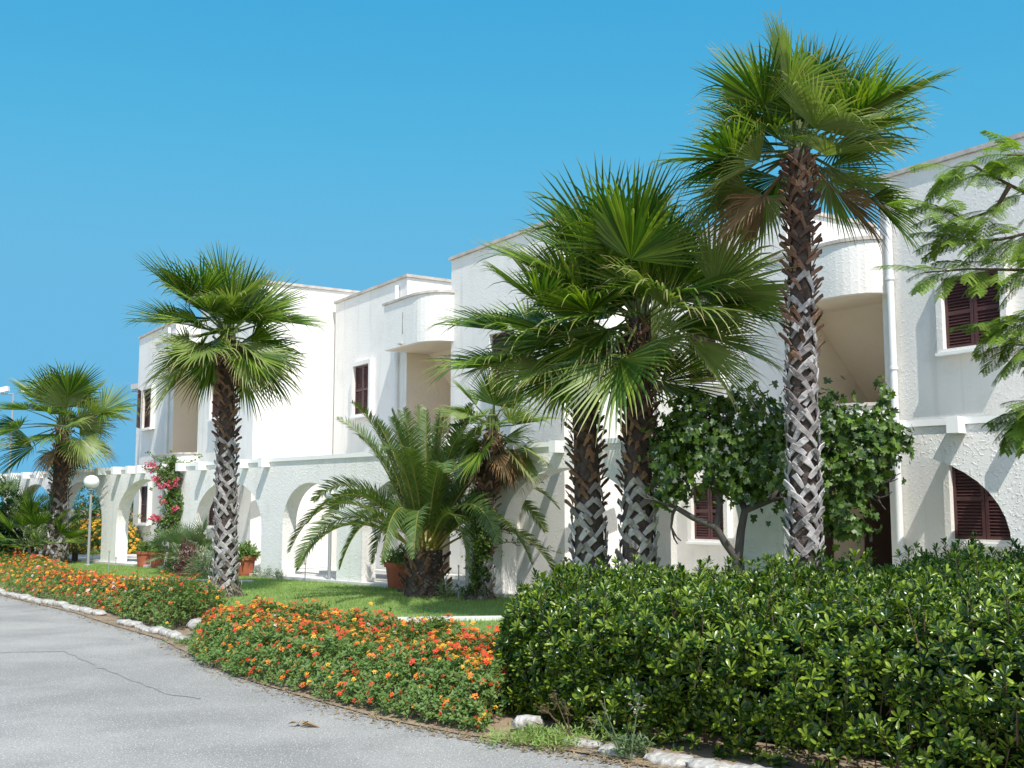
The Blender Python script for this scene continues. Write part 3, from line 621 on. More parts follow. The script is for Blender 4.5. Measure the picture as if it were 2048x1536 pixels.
# ---- front hedge ----
def bez_noise(x, y, s=1.0, seed=0):
    return (np.sin(x*2.1*s+seed)*np.cos(y*1.7*s+seed*2)+.5*np.sin(x*5.3*s+1.3+seed)*np.sin(y*4.9*s)+.3*np.sin(x*11*s+y*9*s+seed))/1.8
HF = np.array([(.02, 9.15), (.55, 8.35), (1.25, 7.75), (2.1, 6.9), (3.1, 5.9), (4.4, 4.7), (5.6, 3.6)])
HB = np.array([(.25, 12.4), (1.3, 12.1), (2.4, 11.7), (3.6, 11.1), (4.9, 10.2), (6.2, 8.8), (7.2, 7.4)])
def hedge_h(x, y): return .86+.055*np.clip(x, 0, 4)+.12*bez_noise(x, y, 1.3, 2)+.08*bez_noise(x*2, y*2, 1.7, 4)
def hedge(name, HF, HB, hfun, dens, nl, L, W, mleaf, label, seed, shoots=60, parent_cat='hedge'):
    r = np.random.RandomState(seed); c = (HF.mean(0)+HB.mean(0))/2
    root = thing(name, label, parent_cat, (c[0], c[1], .03))
    NU = 40; NVv = 12; NH = 8
    def lerp(P, t): x = t*(len(P)-1); i = np.minimum(x.astype(int), len(P)-2); f = (x-i)[:, None]; return P[i]*(1-f)+P[i+1]*f
    def surf_top(u, v):
        p = lerp(HF, u)*(1-v[:, None])+lerp(HB, u)*v[:, None]
        e = np.minimum(np.minimum(v, 1-v)*3.2, np.minimum(u, 1-u)*6); rnd = .16*np.clip(1-e/.35, 0, 1)**2
        return np.c_[p, hfun(p[:, 0], p[:, 1])-rnd]
    def surf_side(u, hfrac, which):
        A_, B_ = (HF, HB) if which == 0 else (HB, HF)
        p = lerp(A_, u); q = lerp(B_, u); inn = (q-p)/np.linalg.norm(q-p, axis=1)[:, None]
        bulge = -.16*(1-hfrac)**1.3+.20*bez_noise(p[:, 0]*2.2, hfrac*2.8+p[:, 1], 1.3, seed)
        top = hfun(p[:, 0], p[:, 1])-.16
        x = p-inn*bulge[:, None]; return np.c_[x, hfrac*top+.03], np.c_[-inn, np.full(len(u), .95)]
    P = []; N_ = []
    lenf = np.linalg.norm(np.diff(HF, axis=0), axis=1).sum(); wid = np.linalg.norm(HF-HB, axis=1).mean()
    n = int(lenf*wid*dens); u, v = r.rand(n), r.rand(n)**.9; P.append(surf_top(u, v)); nn = np.c_[r.normal(0, .3, (n, 2)), np.ones(n)]; nn[:, 1] -= .15; N_.append(nn)
    n = int(lenf*1.0*dens*1.3); u, h = r.rand(n), r.rand(n)**.8; p, q = surf_side(u, h, 0); P.append(p+r.normal(0, .035, p.shape)); N_.append(q+r.normal(0, .35, q.shape))
    for uu in (0., 1.):     # end faces
        n = int(wid*dens*1.0); v = r.rand(n); h = r.rand(n); a = lerp(HF, np.full(n, uu)); c_ = lerp(HB, np.full(n, uu)); p = a*(1-v[:, None])+c_*v[:, None]
        out = A(-1, 0, 0) if uu == 0 else A(1, 0, 0); z = h*(hfun(p[:, 0], p[:, 1])-.1)+.03
        P.append(np.c_[p[:, 0]+out[0]*(.10*np.sin(pi*h)+.07*bez_noise(v*4, h*3, 1.5, 3)), p[:, 1], z]); N_.append(np.tile(out+A(0, 0, .4), (n, 1))+r.normal(0, .35, (n, 3)))
    n = int(lenf*.7*dens); u, h = r.rand(n), r.rand(n); p, q = surf_side(u, h, 1); P.append(p); N_.append(q+r.normal(0, .3, q.shape))
    P = np.concatenate(P); N_ = np.concatenate(N_)
    kp = bez_noise(P[:, 0]*3+P[:, 1], P[:, 2]*4+P[:, 1]*2, 1.9, seed)+r.normal(0, .25, len(P)) > np.where(N_[:, 2] > 1.2*np.hypot(N_[:, 0], N_[:, 1]), -.7, -.35); P, N_ = P[kp], N_[kp]; P += r.normal(0, .03, P.shape)
    b = MB(); rosettes(b, P, N_, r, nl, L, W)
    # inner layer of single leaves
    k = r.permutation(len(P))[:len(P)//2]; cin = A(*c, .4); Pi = P[k]-unit_rows(N_[k])*r.uniform(.06, .26, (len(k), 1)); rosettes(b, Pi, N_[k]+r.normal(0, .6, (len(k), 3)), r, max(4, nl-4), L*1.1, W*1.1)
    tw = MB()
    for i in range(shoots):  # upright young shoots
        u_, v_ = r.rand(1), r.rand(1); p = surf_top(u_, v_)[0]; hgt = r.uniform(.08, .26); d = unit(A(r.normal(0, .2), r.normal(0, .2), 1)); q = p+d*hgt
        tw.tube([p-d*.1, p, q], [.006, .005, .003], 4)
        m_ = int(hgt/.028)
        Pn = np.array([p+d*hgt*(j+1)/m_ for j in range(m_)]); rosettes(b, Pn, np.tile(d, (m_, 1)), r, 3, L*1.05, W, open_=(.5, 1.1))
        rosettes(b, q[None], d[None], r, 7, L, W, open_=(.2, .9))
    for i in range(int(lenf*55)):   # leafy sprays standing out of the face and the top
        if r.rand() < .6: p, q = surf_side(r.rand(1), .15+.85*r.rand(1), 0); p, q = p[0], q[0]
        else: p = surf_top(r.rand(1), r.rand(1))[0]; q = A(0, -.2, 1)
        d = unit(q+A(0, 0, .5)+r.normal(0, .35, 3)); hg = r.uniform(.08, .2); m_ = max(2, int(hg/.03)); tw.tube([p-d*.12, p, p+d*hg], [.005, .004, .003], 4)
        Pn = np.array([p+d*hg*(j+.5)/m_ for j in range(m_)]); rosettes(b, Pn, np.tile(d, (m_, 1)), r, 3, L*1.1, W, open_=(.6, 1.2)); rosettes(b, (p+d*hg)[None], d[None], r, 9, L*1.1, W, open_=(.3, 1.1))
    for i in range(90):
        u_, h_ = r.rand(1), r.rand(1)*.8; p, q = surf_side(u_, h_, 0); d = unit(q[0]+A(0, 0, .6)); tw.tube([p[0]-d*.25, p[0]-d*.05, p[0]+A(0, 0, .03)], [.008, .006, .003], 4)
    b.build('foliage', mleaf, root); o = tw.build('twigs', M_TWIG, root); o['kind'] = 'stuff'
    # added near-black filler shell; its colour stands in for shade between the leaves
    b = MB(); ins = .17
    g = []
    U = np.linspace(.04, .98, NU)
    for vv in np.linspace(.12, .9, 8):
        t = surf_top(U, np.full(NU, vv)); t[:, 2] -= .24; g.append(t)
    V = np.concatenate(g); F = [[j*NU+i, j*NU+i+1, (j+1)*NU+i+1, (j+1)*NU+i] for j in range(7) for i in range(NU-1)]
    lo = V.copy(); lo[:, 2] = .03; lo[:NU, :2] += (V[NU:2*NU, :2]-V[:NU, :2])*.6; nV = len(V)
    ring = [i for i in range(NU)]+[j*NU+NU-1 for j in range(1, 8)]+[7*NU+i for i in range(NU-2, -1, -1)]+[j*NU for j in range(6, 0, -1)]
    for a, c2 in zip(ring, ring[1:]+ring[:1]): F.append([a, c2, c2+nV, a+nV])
    b.add(np.r_[V, lo], F); b.build('shade_core', M_HCORE, root)
    return root
def unit_rows(a): return a/np.linalg.norm(a, axis=1)[:, None]
hedge('hedge', HF, HB, hedge_h, 160, 11, .070, .0225, M_HEDGE, 'big glossy green clipped hedge filling the lower right foreground', 3, shoots=150)
HF2 = np.array([(4.2, 11.6), (5.2, 11.2), (6.4, 10.4), (8.5, 8.8)]); HB2 = np.array([(4.6, 13.2), (6.0, 12.8), (7.4, 12.0), (9.8, 10.2)])
hedge('hedge', HF2, HB2, lambda x, y: 1.02+.08*np.clip(x-4.4, 0, 2.5)+.1*bez_noise(x, y, 1.5, 5), 90, 8, .075, .024, M_HEDGED, 'darker hedge behind the big one, below the right shuttered window', 4, shoots=40)

# ---- lantana beds ----
def flowerhead(k=9, R=.022):
    V = []; F = []
    for i in range(k):
        a = i*2.4; q = math.sqrt(i/k)*R; c = A(cos(a)*q, sin(a)*q, R*.55*(1-(q/R)**2)); s = .0085
        n0 = len(V); t1 = a+.4; V += [c+A(cos(t1)*s, sin(t1)*s, 0), c+A(cos(t1+pi/2)*s, sin(t1+pi/2)*s, .001), c+A(cos(t1+pi)*s, sin(t1+pi)*s, 0), c+A(cos(t1-pi/2)*s, sin(t1-pi/2)*s, .001)]
        F.append([n0, n0+1, n0+2, n0+3])
    return np.array(V), np.array(F)
HEAD = flowerhead()
def lantana(front, back, h, nleaf, nflow, cols, label, seed, name='lantana_shrub', L=.05, W=.026, fs=(.6, 1.4), lump=1):
    r = np.random.RandomState(seed); front = np.array(front, float); back = np.array(back, float); c = (front.mean(0)+back.mean(0))/2
    root = thing(name, label, 'flower bed', (c[0], c[1], .03))
    def lerp(P, t): x = t*(len(P)-1); i = np.minimum(x.astype(int), len(P)-2); f = (x-i)[:, None]; return P[i]*(1-f)+P[i+1]*f
    def pt(n, fr=None):
        u, v = r.rand(n), r.rand(n); p = lerp(front, u)*(1-v[:, None])+lerp(back, u)*v[:, None]
        e = np.minimum(np.clip(v/.3, 0, 1), np.clip((1-v)/.2, 0, 1))*np.clip(np.minimum(u, 1-u)/.04, 0, 1)**.5
        H_ = h*(np.sqrt(np.clip(1-(1-e)**2, 0.03, 1)))*(1+.42*lump*bez_noise(p[:, 0], p[:, 1], 1.9, seed)+.14*bez_noise(p[:, 0]*3, p[:, 1]*3, 1.9, seed+1))
        edge = (v < .12)
        return p, H_, e
    b = MB(); n = nleaf; p, H_, e = pt(n); z = H_*np.where(r.rand(n) < .6, r.uniform(.8, 1.05, n), r.uniform(.08, .9, n))+.02
    P = np.c_[p+r.normal(0, .025, (n, 2)), z]; N_ = np.c_[r.normal(0, .45, (n, 2)), np.ones(n)]; N_[:, :2] -= (1-e[:, None])*A(.5, .7)
    rosettes(b, P, N_, r, 5, L, W, obov=False, open_=(.7, 1.5), sc=(.6, 1.2))
    pq, Hq, eq = pt(90); tips_ = []
    for q2, hq, e2 in zip(pq, Hq, eq):      # taller stray shoots
        hh = r.uniform(.05, .17)*h/.4; d = unit(A(r.normal(0, .25), r.normal(0, .25), 1)); o3 = A(q2[0], q2[1], hq); m_ = max(2, int(hh/.03))
        Pn = np.array([o3+d*hh*(j+.5)/m_ for j in range(m_)]); rosettes(b, Pn, np.tile(d, (m_, 1)), r, 3, L, W, obov=False, open_=(.7, 1.3)); tips_.append(o3+d*(hh+.02))
    b.build('foliage', M_LANT, root)
    s = MB()
    for i in range(220):
        p_, H1, _ = pt(1); q = A(p_[0][0], p_[0][1], .03); s.tube([q+A(*r.normal(0, .03, 2), 0), q+A(0, 0, H1[0]*.5), q+A(*r.normal(0, .06, 2), H1[0])], [.006, .004, .003], 4)
    o = s.build('stems', M_TWIG, root); o['kind'] = 'stuff'
    b = MB(); p, H_, e = pt(nflow); n = nflow; fr = r.rand(n) < .25
    # clumps of bloom
    keep = (bez_noise(p[:, 0]*1.3, p[:, 1]*1.3, 2.2, seed+3)+r.normal(0, .35, n)) > -.15; p, H_, e = p[keep], H_[keep], e[keep]; n = len(p)
    P = np.c_[p, H_*r.uniform(.93, 1.12, n)+.045]; N_ = np.c_[r.normal(0, .35, (n, 2)), np.ones(n)]; N_[:, :2] -= (1-e[:, None])*A(.6, .8); N_[:, 1] -= .25
    T = np.cross(N_, r.normal(0, 1, (n, 3))); R_ = frames(T, N_)
    side_ = e < .5; P[:, 2] = np.where(side_ & (r.rand(n) < .6), P[:, 2]*r.uniform(.45, 1, n), P[:, 2])
    mi = r.choice(4, n, p=cols); tone = bez_noise(P[:, 0], P[:, 1], .9, seed)+r.normal(0, .3, n); mi = np.where((tone > .25) & (mi == 0), 1, mi)
    scatter(b, HEAD, P, R_, r.uniform(*fs, n), mi)
    tp_ = np.array(tips_); N3 = np.c_[r.normal(0, .4, (len(tp_), 2)), np.ones(len(tp_))]; scatter(b, HEAD, tp_, frames(np.cross(N3, r.normal(0, 1, N3.shape)), N3), r.uniform(*fs, len(tp_)), r.choice(2, len(tp_)))
    o = b.build('blossoms', [M_FO, M_FR, M_FY, M_FW], root); o['kind'] = 'stuff'
    return root
lantana([(-3.8, 13.4), (-3.5, 12.4), (-2.68, 11.2), (-1.75, 10.1), (-1.0, 9.15), (-.22, 8.5)], [(-3.25, 14.6), (-2.4, 14.0), (-1.5, 13.3), (-.75, 12.4), (-.1, 11.4), (.1, 9.8)], .39, 13500, 3300, [.46, .36, .16, .02], 'long near bed of orange and red lantana from the bare kerb gap to the hedge', 8)
lantana([(-5.95, 16.95), (-5.4, 16.2), (-4.7, 15.25)], [(-5.9, 18.3), (-4.9, 17.5), (-4.0, 16.1)], .50, 3000, 300, [.45, .15, .32, .08], 'leafy rounded lantana shrub with few orange flowers beside the kerb gap', 9, lump=.6)
lantana([(-18, 34.8), (-13.5, 27.6), (-10.3, 22.6), (-8.6, 20.5), (-6.9, 18.5), (-6.1, 17.4)], [(-15.5, 35), (-11.6, 28.6), (-9.3, 24.0), (-7.5, 21.6), (-6.1, 19.6), (-5.7, 18.2)], .34, 9000, 3000, [.52, .32, .14, .02], 'dense far strip of orange red lantana narrowing along the road at left', 10, fs=(.9, 1.6), L=.055)

# ---- kerb stones ----
r = np.random.RandomState(21)
def stone(sz, sd):
    b = MB(); rr = np.random.RandomState(sd); n1, n2 = 7, 6; V = []; F = []
    for i in range(n1+1):
        for j in range(n2*2):
            th = 2*pi*j/(n2*2); x = (i/n1-.5)*sz[0]; e = (1-abs(2*i/n1-1)**5)**.4; sq = 1/max(abs(cos(th)), abs(sin(th)))**.75
            V.append([x+rr.normal(0, .012), cos(th)*sz[1]/2*e*sq+rr.normal(0, .008), sin(th)*sz[2]/2*e*sq+sz[2]*.35+rr.normal(0, .007)])
    m = n2*2
    F = [[i*m+j, i*m+(j+1) % m, (i+1)*m+(j+1) % m, (i+1)*m+j] for i in range(n1) for j in range(m)]
    b.add(V, F); b.ngon([V[j] for j in range(m)][::-1]); b.ngon([V[n1*m+j] for j in range(m)]); return b
protos = []
ORD = 'first second third fourth fifth sixth seventh eighth ninth tenth eleventh twelfth thirteenth fourteenth fifteenth sixteenth seventeenth eighteenth nineteenth twentieth twenty-first twenty-second twenty-third twenty-fourth twenty-fifth twenty-sixth'.split()
def kerb(path, step, label, sz=(.40, .17, .13)):
    path = np.array(path, float); seg = np.linalg.norm(np.diff(path, axis=0), axis=1); tot = seg.sum(); cum = np.r_[0, np.cumsum(seg)]; s = step/2; k = 0
    while s < tot:
        i = min(np.searchsorted(cum, s)-1, len(seg)-1); i = max(i, 0); p = path[i]+(path[i+1]-path[i])*(s-cum[i])/seg[i]; d = path[i+1]-path[i]; a = math.atan2(d[1], d[0])+r.normal(0, .08)
        if len(protos) < 7:
            o = stone(sz, len(protos)).build('kerb_stone', M_STONE, smooth=True); protos.append(o)
        else:
            o = protos[r.randint(7)].copy(); COL.objects.link(o)
        f = r.uniform(.8, 1.1); o.scale = (f*sz[0]/.40*.98, r.uniform(.7, 1.15), r.uniform(.4, .85)); o.location = (p[0]+r.normal(0, .015), p[1]+r.normal(0, .015), -.005); o.rotation_euler = (r.normal(0, .06), r.normal(0, .04), a)
        tag(o, ORD[k]+' '+label, 'kerb stone', 'rough white kerb stones edging the road'); k += 1; s += step*r.uniform(.92, 1.08)
kerb([(.35, 8.22), (.80, 7.82), (1.26, 7.35), (1.7, 6.9), (2.3, 6.3)], .36, 'chunky kerb block from the left at the foot of the big hedge', (.42, .2, .14))
kerb([(-10.6, 22.9), (-10.0, 22.0), (-8.5, 20.15), (-7.0, 18.3), (-6.5, 17.6)], .34, 'small white kerb stone from the left below the far orange flower strip', (.36, .2, .14))
kerb([(-5.75, 16.45), (-5.2, 15.75), (-4.45, 14.7), (-4.15, 14.25)], .36, 'white kerb stone from the left below the rounded leafy lantana shrub', (.36, .17, .13))
o = stone((.34, .2, .15), 44).build('rock', M_STONE, smooth=True); o.location = (-4.15, 14.9, .1); o.rotation_euler = (0, 0, .5); tag(o, 'lumpy whitish rock behind the kerb gap between the flower shrubs', 'rock')
o = stone((.24, .15, .1), 45).build('rock', M_STONE, smooth=True); o.location = (.12, 8.55, .05); o.rotation_euler = (0, 0, -.5); tag(o, 'grey rounded stone under the last red flowers by the hedge', 'rock')

# ---- weeds and flower stalks by the kerb ----
def weed_patch(c, n, label, seed, R=.25, L=.05, h=.06, m=M_LANT):
    r = np.random.RandomState(seed); root = thing('weed', label, 'weed', (c[0], c[1], .01)); b = MB()
    P = np.c_[c[0]+r.normal(0, R*.5, n), c[1]+r.normal(0, R*.35, n), r.uniform(.01, h, n)]; rosettes(b, P, np.c_[r.normal(0, .4, (n, 2)), np.ones(n)], r, 5, L, L*.22, obov=False, open_=(.6, 1.4)); b.build('leaves', m, root); return root
weed_patch((-4.0, 14.0), 160, 'low green weed tuft on the asphalt by the kerb gap', 1, .3)
weed_patch((.25, 8.2), 260, 'low grassy weeds at the corner of the flowers and hedge', 2, .38, .06, .08, M_GRASS)
weed_patch((.82, 7.72), 120, 'fine grey green weed between white kerb blocks', 3, .12, .06, .12, M_BLUEG)
weed_patch((-2.55, 11.35), 90, 'sprawling weed at the edge of the flowers by the road', 4, .3, .05, .05)
def stalks(c, hs, label, seed, col, leafy=True):
    r = np.random.RandomState(seed); root = thing('wildflower', label, 'wild flower', (c[0], c[1], .02)); s = MB(); f = MB(); lf = MB()
    for (dx, hh) in hs:
        p = [A(c[0]+dx*t**1.3, c[1]-.03*t, .02+hh*t) for t in np.linspace(0, 1, 7)]; s.tube(p, np.linspace(.006, .003, 7), 4)
        Pn = np.array([p[int(k)] for k in r.uniform(0, 5, 26)])+r.normal(0, .008, (26, 3)); 
        if leafy: rosettes(lf, Pn, np.tile(A(.1, -.2, 1), (26, 1)), r, 2, .035, .006, obov=False)
        for j in range(9):
            q = p[-1]+A(r.normal(0, .035), r.normal(0, .03), r.uniform(-.12, .03)); s.tube([p[-2], (p[-2]+q)/2+A(0, 0, -.01), q], [.003, .002, .002], 4)
            V, F = HEAD; f.add(V*.55+q, F)
    s.build('stem', M_TWIG if not leafy else M_BLUEG, root); f.build('flower_heads', col, root)
    if leafy: lf.build('leaves', M_BLUEG, root)
stalks((.80, 7.62), [(.06, .42)], 'tall weed stalk with small white flower heads before the hedge', 1, M_FW)
stalks((.74, 7.70), [(-.13, .36), (-.2, .30)], 'leaning weed stalk left of the white flowered one', 2, M_DRY)
stalks((.42, 8.15), [(-.12, .34), (-.2, .26), (-.04, .30)], 'dry brown branching weed at the end of the flower bed', 3, M_DRY, False)
# dead leaf on road
b = MB(); V, F = leaf_tmpl(.2, .07, fold=.9, curl=.1); 
for k in range(4):
    a = k*.9; Rm = A(cos(a), -sin(a), 0, sin(a), cos(a), 0, 0, 0, 1).reshape(3, 3); b.add(V@Rm.T*(.9-.12*k)+A(-1.66, 8.8, .012+.006*k), F)
tag(b.build('dead_leaf', M_DRY), 'curled brown dead leaf lying alone on the grey road', 'leaf')

# ---- fig tree ----
def branchy(b, p, d, L, r0, depth, r, tips, bend=.3, split=3, up=.15):
    n = 5; pts = [p.copy()]; 
    for k in range(n):
        d = unit(d+r.normal(0, bend*.35, 3)+Z*up*.3); p = p+d*L/n; pts.append(p.copy())
    b.tube(pts, np.linspace(r0, r0*.62, n+1), 7 if r0 > .03 else 5)
    if depth == 0: tips.append((p, d)); return
    for k in range(split): branchy(b, p.copy(), unit(d+r.normal(0, .55, 3)), L*r.uniform(.6, .85), r0*.6, depth-1, r, tips, bend, split, up)
    tips.append((pts[3], d))
def fig_leaf(S):
    P = [(.12, 0), (.05, -.32), (.35, -.40), (.42, -.22), (.75, -.36), (.72, -.14), (1, 0), (.72, .14), (.75, .36), (.42, .22), (.35, .40), (.05, .32)]
    V = np.array([(x*S, y*S, abs(y)*.25*S-x*x*.15*S) for x, y in P]+[(.45*S, 0, -.02*S)]); F = np.array([[i, (i+1) % 12, 12] for i in range(12)]); return V, F
r = np.random.RandomState(31)
fb = at(1478, 14.25, .06)
ft = thing('fig_tree', 'dark leafy fig tree with forked bare trunk between the tall palm and the pair', 'tree', fb)
b = MB(); tips = []
fork = at(1476, 14.25, zat(1120, 14.25)); b.tube([fb, fb+A(.01, 0, .4), fork], [.10, .085, .08], 10)
J = lambda px, py, dy=0: at(px, 14.25+dy, zat(py, 14.25+dy))
limbs = [[fork, J(1450, 1085), J(1432, 1055), J(1385, 1035), J(1352, 1015)], [J(1432, 1055), J(1440, 1010), J(1425, 950), J(1430, 870)], [fork, J(1482, 1060), J(1490, 1020), J(1470, 970, .2), J(1465, 880, .3)], [J(1490, 1020), J(1540, 1000), J(1580, 960, -.1), J(1660, 900, -.2)], [J(1540, 1000), J(1620, 985, -.3), J(1720, 960, -.4)], [J(1470, 970, .2), J(1530, 900, .5), J(1560, 820, .6)]]
lr = [.055, .045, .06, .05, .035, .04]
for P_, R0 in zip(limbs, lr):
    b.tube(P_, np.linspace(R0, R0*.6, len(P_)), 8); e = P_[-1]
    for k in range(3): branchy(b, e, unit(P_[-1]-P_[-2]+r.normal(0, .5, 3)), .30, R0*.45, 1, r, tips)
b.build('trunk', M_BARK, ft, smooth=True)
cl = [(1420, 890, 105, 100, 0), (1350, 900, 60, 75, .1), (1500, 850, 90, 85, .3), (1560, 940, 100, 90, 0), (1640, 850, 85, 75, -.2), (1660, 960, 85, 85, -.3), (1720, 900, 85, 90, -.4), (1770, 870, 50, 55, -.5), (1700, 1030, 55, 60, -.4), (1480, 970, 60, 40, 0), (1620, 1040, 55, 45, -.2), (1345, 985, 45, 35, .1), (1765, 790, 16, 42, -.5), (1810, 880, 25, 18, -.6), (1380, 830, 60, 55, .2)]
b = MB(); PP = []; NN = []
for (px, py, rx, ry, dy) in cl:
    Y = 14.25+dy; c = J(px, py, dy); sx, sz = rx*Y/2200, ry*Y/2200; n = int(3300*sx*sz)
    v = r.normal(0, 1, (n, 3)); v /= np.linalg.norm(v, axis=1)[:, None]; rad = r.uniform(.35, 1.0, n)**.6
    PP.append(c+v*rad[:, None]*A(sx, min(sx, .8), sz)*(1+.15*r.normal(0, 1, (n, 1)))); NN.append(v*A(1, 1, .5)+A(0, 0, .25)+r.normal(0, .4, (n, 3)))
PP = np.concatenate(PP); NN = np.concatenate(NN); keep = bez_noise(PP[:, 0]*2.3+PP[:, 1], PP[:, 2]*2.6, 3.1, 4)+r.normal(0, .14, len(PP)) > .02; PP, NN = PP[keep], NN[keep]
Dd = np.cross(NN, r.normal(0, 1, PP.shape)); Dd = Dd/np.linalg.norm(Dd, axis=1)[:, None]-A(0, 0, .35); scatter(b, fig_leaf(.125), PP, frames(Dd, NN), r.uniform(.6, 1.15, len(PP)))
b.build('crown', M_FIG, ft)

# ---- feathery tree reaching in from the right ----
r = np.random.RandomState(77)
tb = A(5.6, 9.4, .03); tt = thing('mimosa_tree', 'light green feathery leaved tree reaching in from the right edge', 'tree', tb)
b = MB(); b.tube([tb, tb+A(-.05, 0, 1.6), tb+A(-.1, .05, 3.1), tb+A(.1, 0, 4.4)], [.13, .11, .09, .05], 10)
lf = MB()
def bileaf(o, d, L, r):
    pts = [o.copy()]; K = 8; p = o.copy()
    for k in range(K): d = unit(d-Z*.085); p = p+d*L/K; pts.append(p.copy())
    lf.tube(pts, [.003]*(K+1), 3)
    side = unit(np.cross(d, Z)+r.normal(0, .2, 3)); npn = 8; Ps = []; Ds = []; Ns = []
    for i in range(npn):
        f = .2+.8*(i+.5)/npn; x = f*K; k = min(int(x), K-1); q = pts[k]+(pts[k+1]-pts[k])*(x-k); dd = unit(pts[k+1]-pts[k])
        for s in (-1, 1):
            e = unit(side*s*.85+dd*.5-Z*.12+r.normal(0, .06, 3)); pl = .095*sin(pi*(.2+.72*f))**.6*r.uniform(.9, 1.1)
            no = unit(np.cross(e, dd)*s+Z*.2); w = unit(np.cross(e, no)); nL = 9
            for j in range(nL):
                g = (j+.7)/nL; c = q+e*pl*g-Z*.02*g*g
                for s2 in (-1, 1):
                    Ps.append(c); Ds.append(w*s2*.9+e*.45); Ns.append(no)
    Ps, Ds, Ns = np.array(Ps), np.array(Ds), np.array(Ns)
    T = (np.array([(0, -.0022, 0), (.016, -.0034, 0), (.019, .0, 0), (.016, .0034, 0), (0, .0022, 0)]), np.array([[0, 1, 2, 3, 4]]))
    scatter(lf, T, Ps, frames(Ds, Ns), np.full(len(Ps), L/.3)*r.uniform(.9, 1.1, len(Ps)))
JR = lambda px, py, Y=9.0: at(px, Y, zat(py, Y))
brs = [[tb+A(-.1, .05, 3.1), JR(2120, 420), JR(2020, 370), JR(1945, 330), JR(1900, 335)], [tb+A(-.08, 0, 2.9), JR(2130, 540), JR(2040, 540), JR(1940, 538), JR(1850, 545)], [tb+A(-.08, 0, 2.6), JR(2150, 700), JR(2080, 690), JR(2030, 690)], [JR(2020, 370), JR(1990, 420), JR(1930, 440), JR(1870, 410)], [JR(2120, 420), JR(2080, 460), JR(2000, 480), JR(1900, 480)], [tb+A(-.1, .05, 3.1), JR(2140, 340), JR(2080, 310), JR(2010, 310)], [JR(2130, 540), JR(2090, 610), JR(2040, 640), JR(2000, 650)], [tb+A(0, 0, 3.6), tb+A(.8, .6, 4.2), tb+A(1.6, .9, 4.5)], [tb+A(0, 0, 3.6), tb+A(.3, -.8, 4.4), tb+A(.4, -1.6, 4.8)], [JR(2100, 800), JR(2070, 810), JR(2050, 830)]]
for P_ in brs:
    b.tube(P_, np.linspace(.022, .005, len(P_)), 6)
    P_ = np.array(P_); tot = len(P_)-1
    NB_ = 26
    for k in range(NB_):
        x = tot*(.25+.75*(k+.5)/NB_); i = min(int(x), tot-1); q = P_[i]+(P_[i+1]-P_[i])*(x-i); d = unit(P_[i+1]-P_[i])
        sd = unit(np.cross(d, Z))*(1 if k % 2 else -1)
        bileaf(q, unit(d*.6+sd*r.uniform(.2, 1.0)+Z*r.uniform(-.5, .6)), r.uniform(.28, .44), r)
b.build('trunk', M_TWIG, tt, smooth=True); lf.build('crown', M_FEA, tt)

# ---- bougainvillea on the arcade pier ----
r = np.random.RandomState(12)
def spray(b, s, fl, p0, p1, n, r, L=.05, sagv=.1, pink=0):
    K = 8; P_ = [p0+(p1-p0)*t-Z*sagv*sin(pi*t)+r.normal(0, .01, 3) for t in np.linspace(0, 1, K)]; s.tube(P_, [.005]*K, 4); P_ = np.array(P_)
    t = r.uniform(.02, 1, n)*(K-1); i = np.minimum(t.astype(int), K-2); q = P_[i]+(P_[i+1]-P_[i])*(t-i)[:, None]+r.normal(0, .025, (n, 3))
    rosettes(b, q, np.c_[r.normal(0, .5, (n, 2)), np.ones(n)], r, 2, L, L*.6, obov=False, open_=(.7, 1.5))
    if pink:
        k = r.permutation(n)[:pink]; rosettes(fl, q[k]+r.normal(0, .03, (len(k), 3)), r.normal(0, 1, (len(k), 3)), r, 4, .05, .045, obov=False)
bp = arc(-12.2, -.22, .1)
bg_ = thing('bougainvillea', 'bougainvillea with magenta flowers climbing the arcade pier beside the far block', 'climbing plant', bp)
b = MB(); s = MB(); fl = MB()
Ya = bp[1]; JB = lambda px, py, dy=0: at(px, Ya+dy, zat(py, Ya+dy))
s.tube([bp, JB(345, 1050), JB(342, 980), JB(340, 930)], [.04, .035, .03, .02], 6)
for (px, py, rx, ry, n) in [(342, 1050, 22, 38, 240), (345, 1000, 20, 40, 230), (338, 955, 26, 28, 200), (345, 930, 16, 18, 90), (322, 1060, 14, 30, 70), (360, 1010, 10, 18, 30)]:
    c = JB(px, py); k = Ya/2200; P = c+r.normal(0, .5, (n, 3))*A(rx*k, .14, ry*k); rosettes(b, P, r.normal(0, 1, (n, 3))+A(0, -.4, .6), r, 4, .085, .05, obov=False)
for (px, py, R_, n) in [(314, 958, 6, 20), (337, 972, 6, 20), (353, 964, 6, 20), (303, 932, 10, 16), (320, 975, 6, 14), (312, 1035, 7, 22), (350, 1018, 6, 10), (325, 1000, 6, 8)]:
    c = JB(px, py, -.15); k = Ya/2200; P = c+r.normal(0, .55, (n, 3))*A(R_*k, R_*k, R_*k); rosettes(fl, P, r.normal(0, 1, (n, 3))+A(0, -.7, .3), r, 4, .07, .06, obov=False)
for (a, c, n, pk) in [((340, 930), (292, 905), 26, 0), ((345, 930), (405, 912), 28, 0), ((335, 945), (285, 935), 30, 14), ((335, 940), (296, 925), 24, 10), ((340, 1040), (272, 1032), 22, 3), ((345, 935), (390, 940), 14, 0), ((350, 1000), (378, 1000), 14, 0), ((330, 1065), (280, 1068), 16, 0)]:
    spray(b, s, fl, JB(*a), JB(*c), n, r, .085, .05, pk)
s.build('stem', M_TWIG, bg_); b.build('foliage', M_LANT, bg_); o = fl.build('flowers', M_MAG, bg_); o['kind'] = 'stuff'

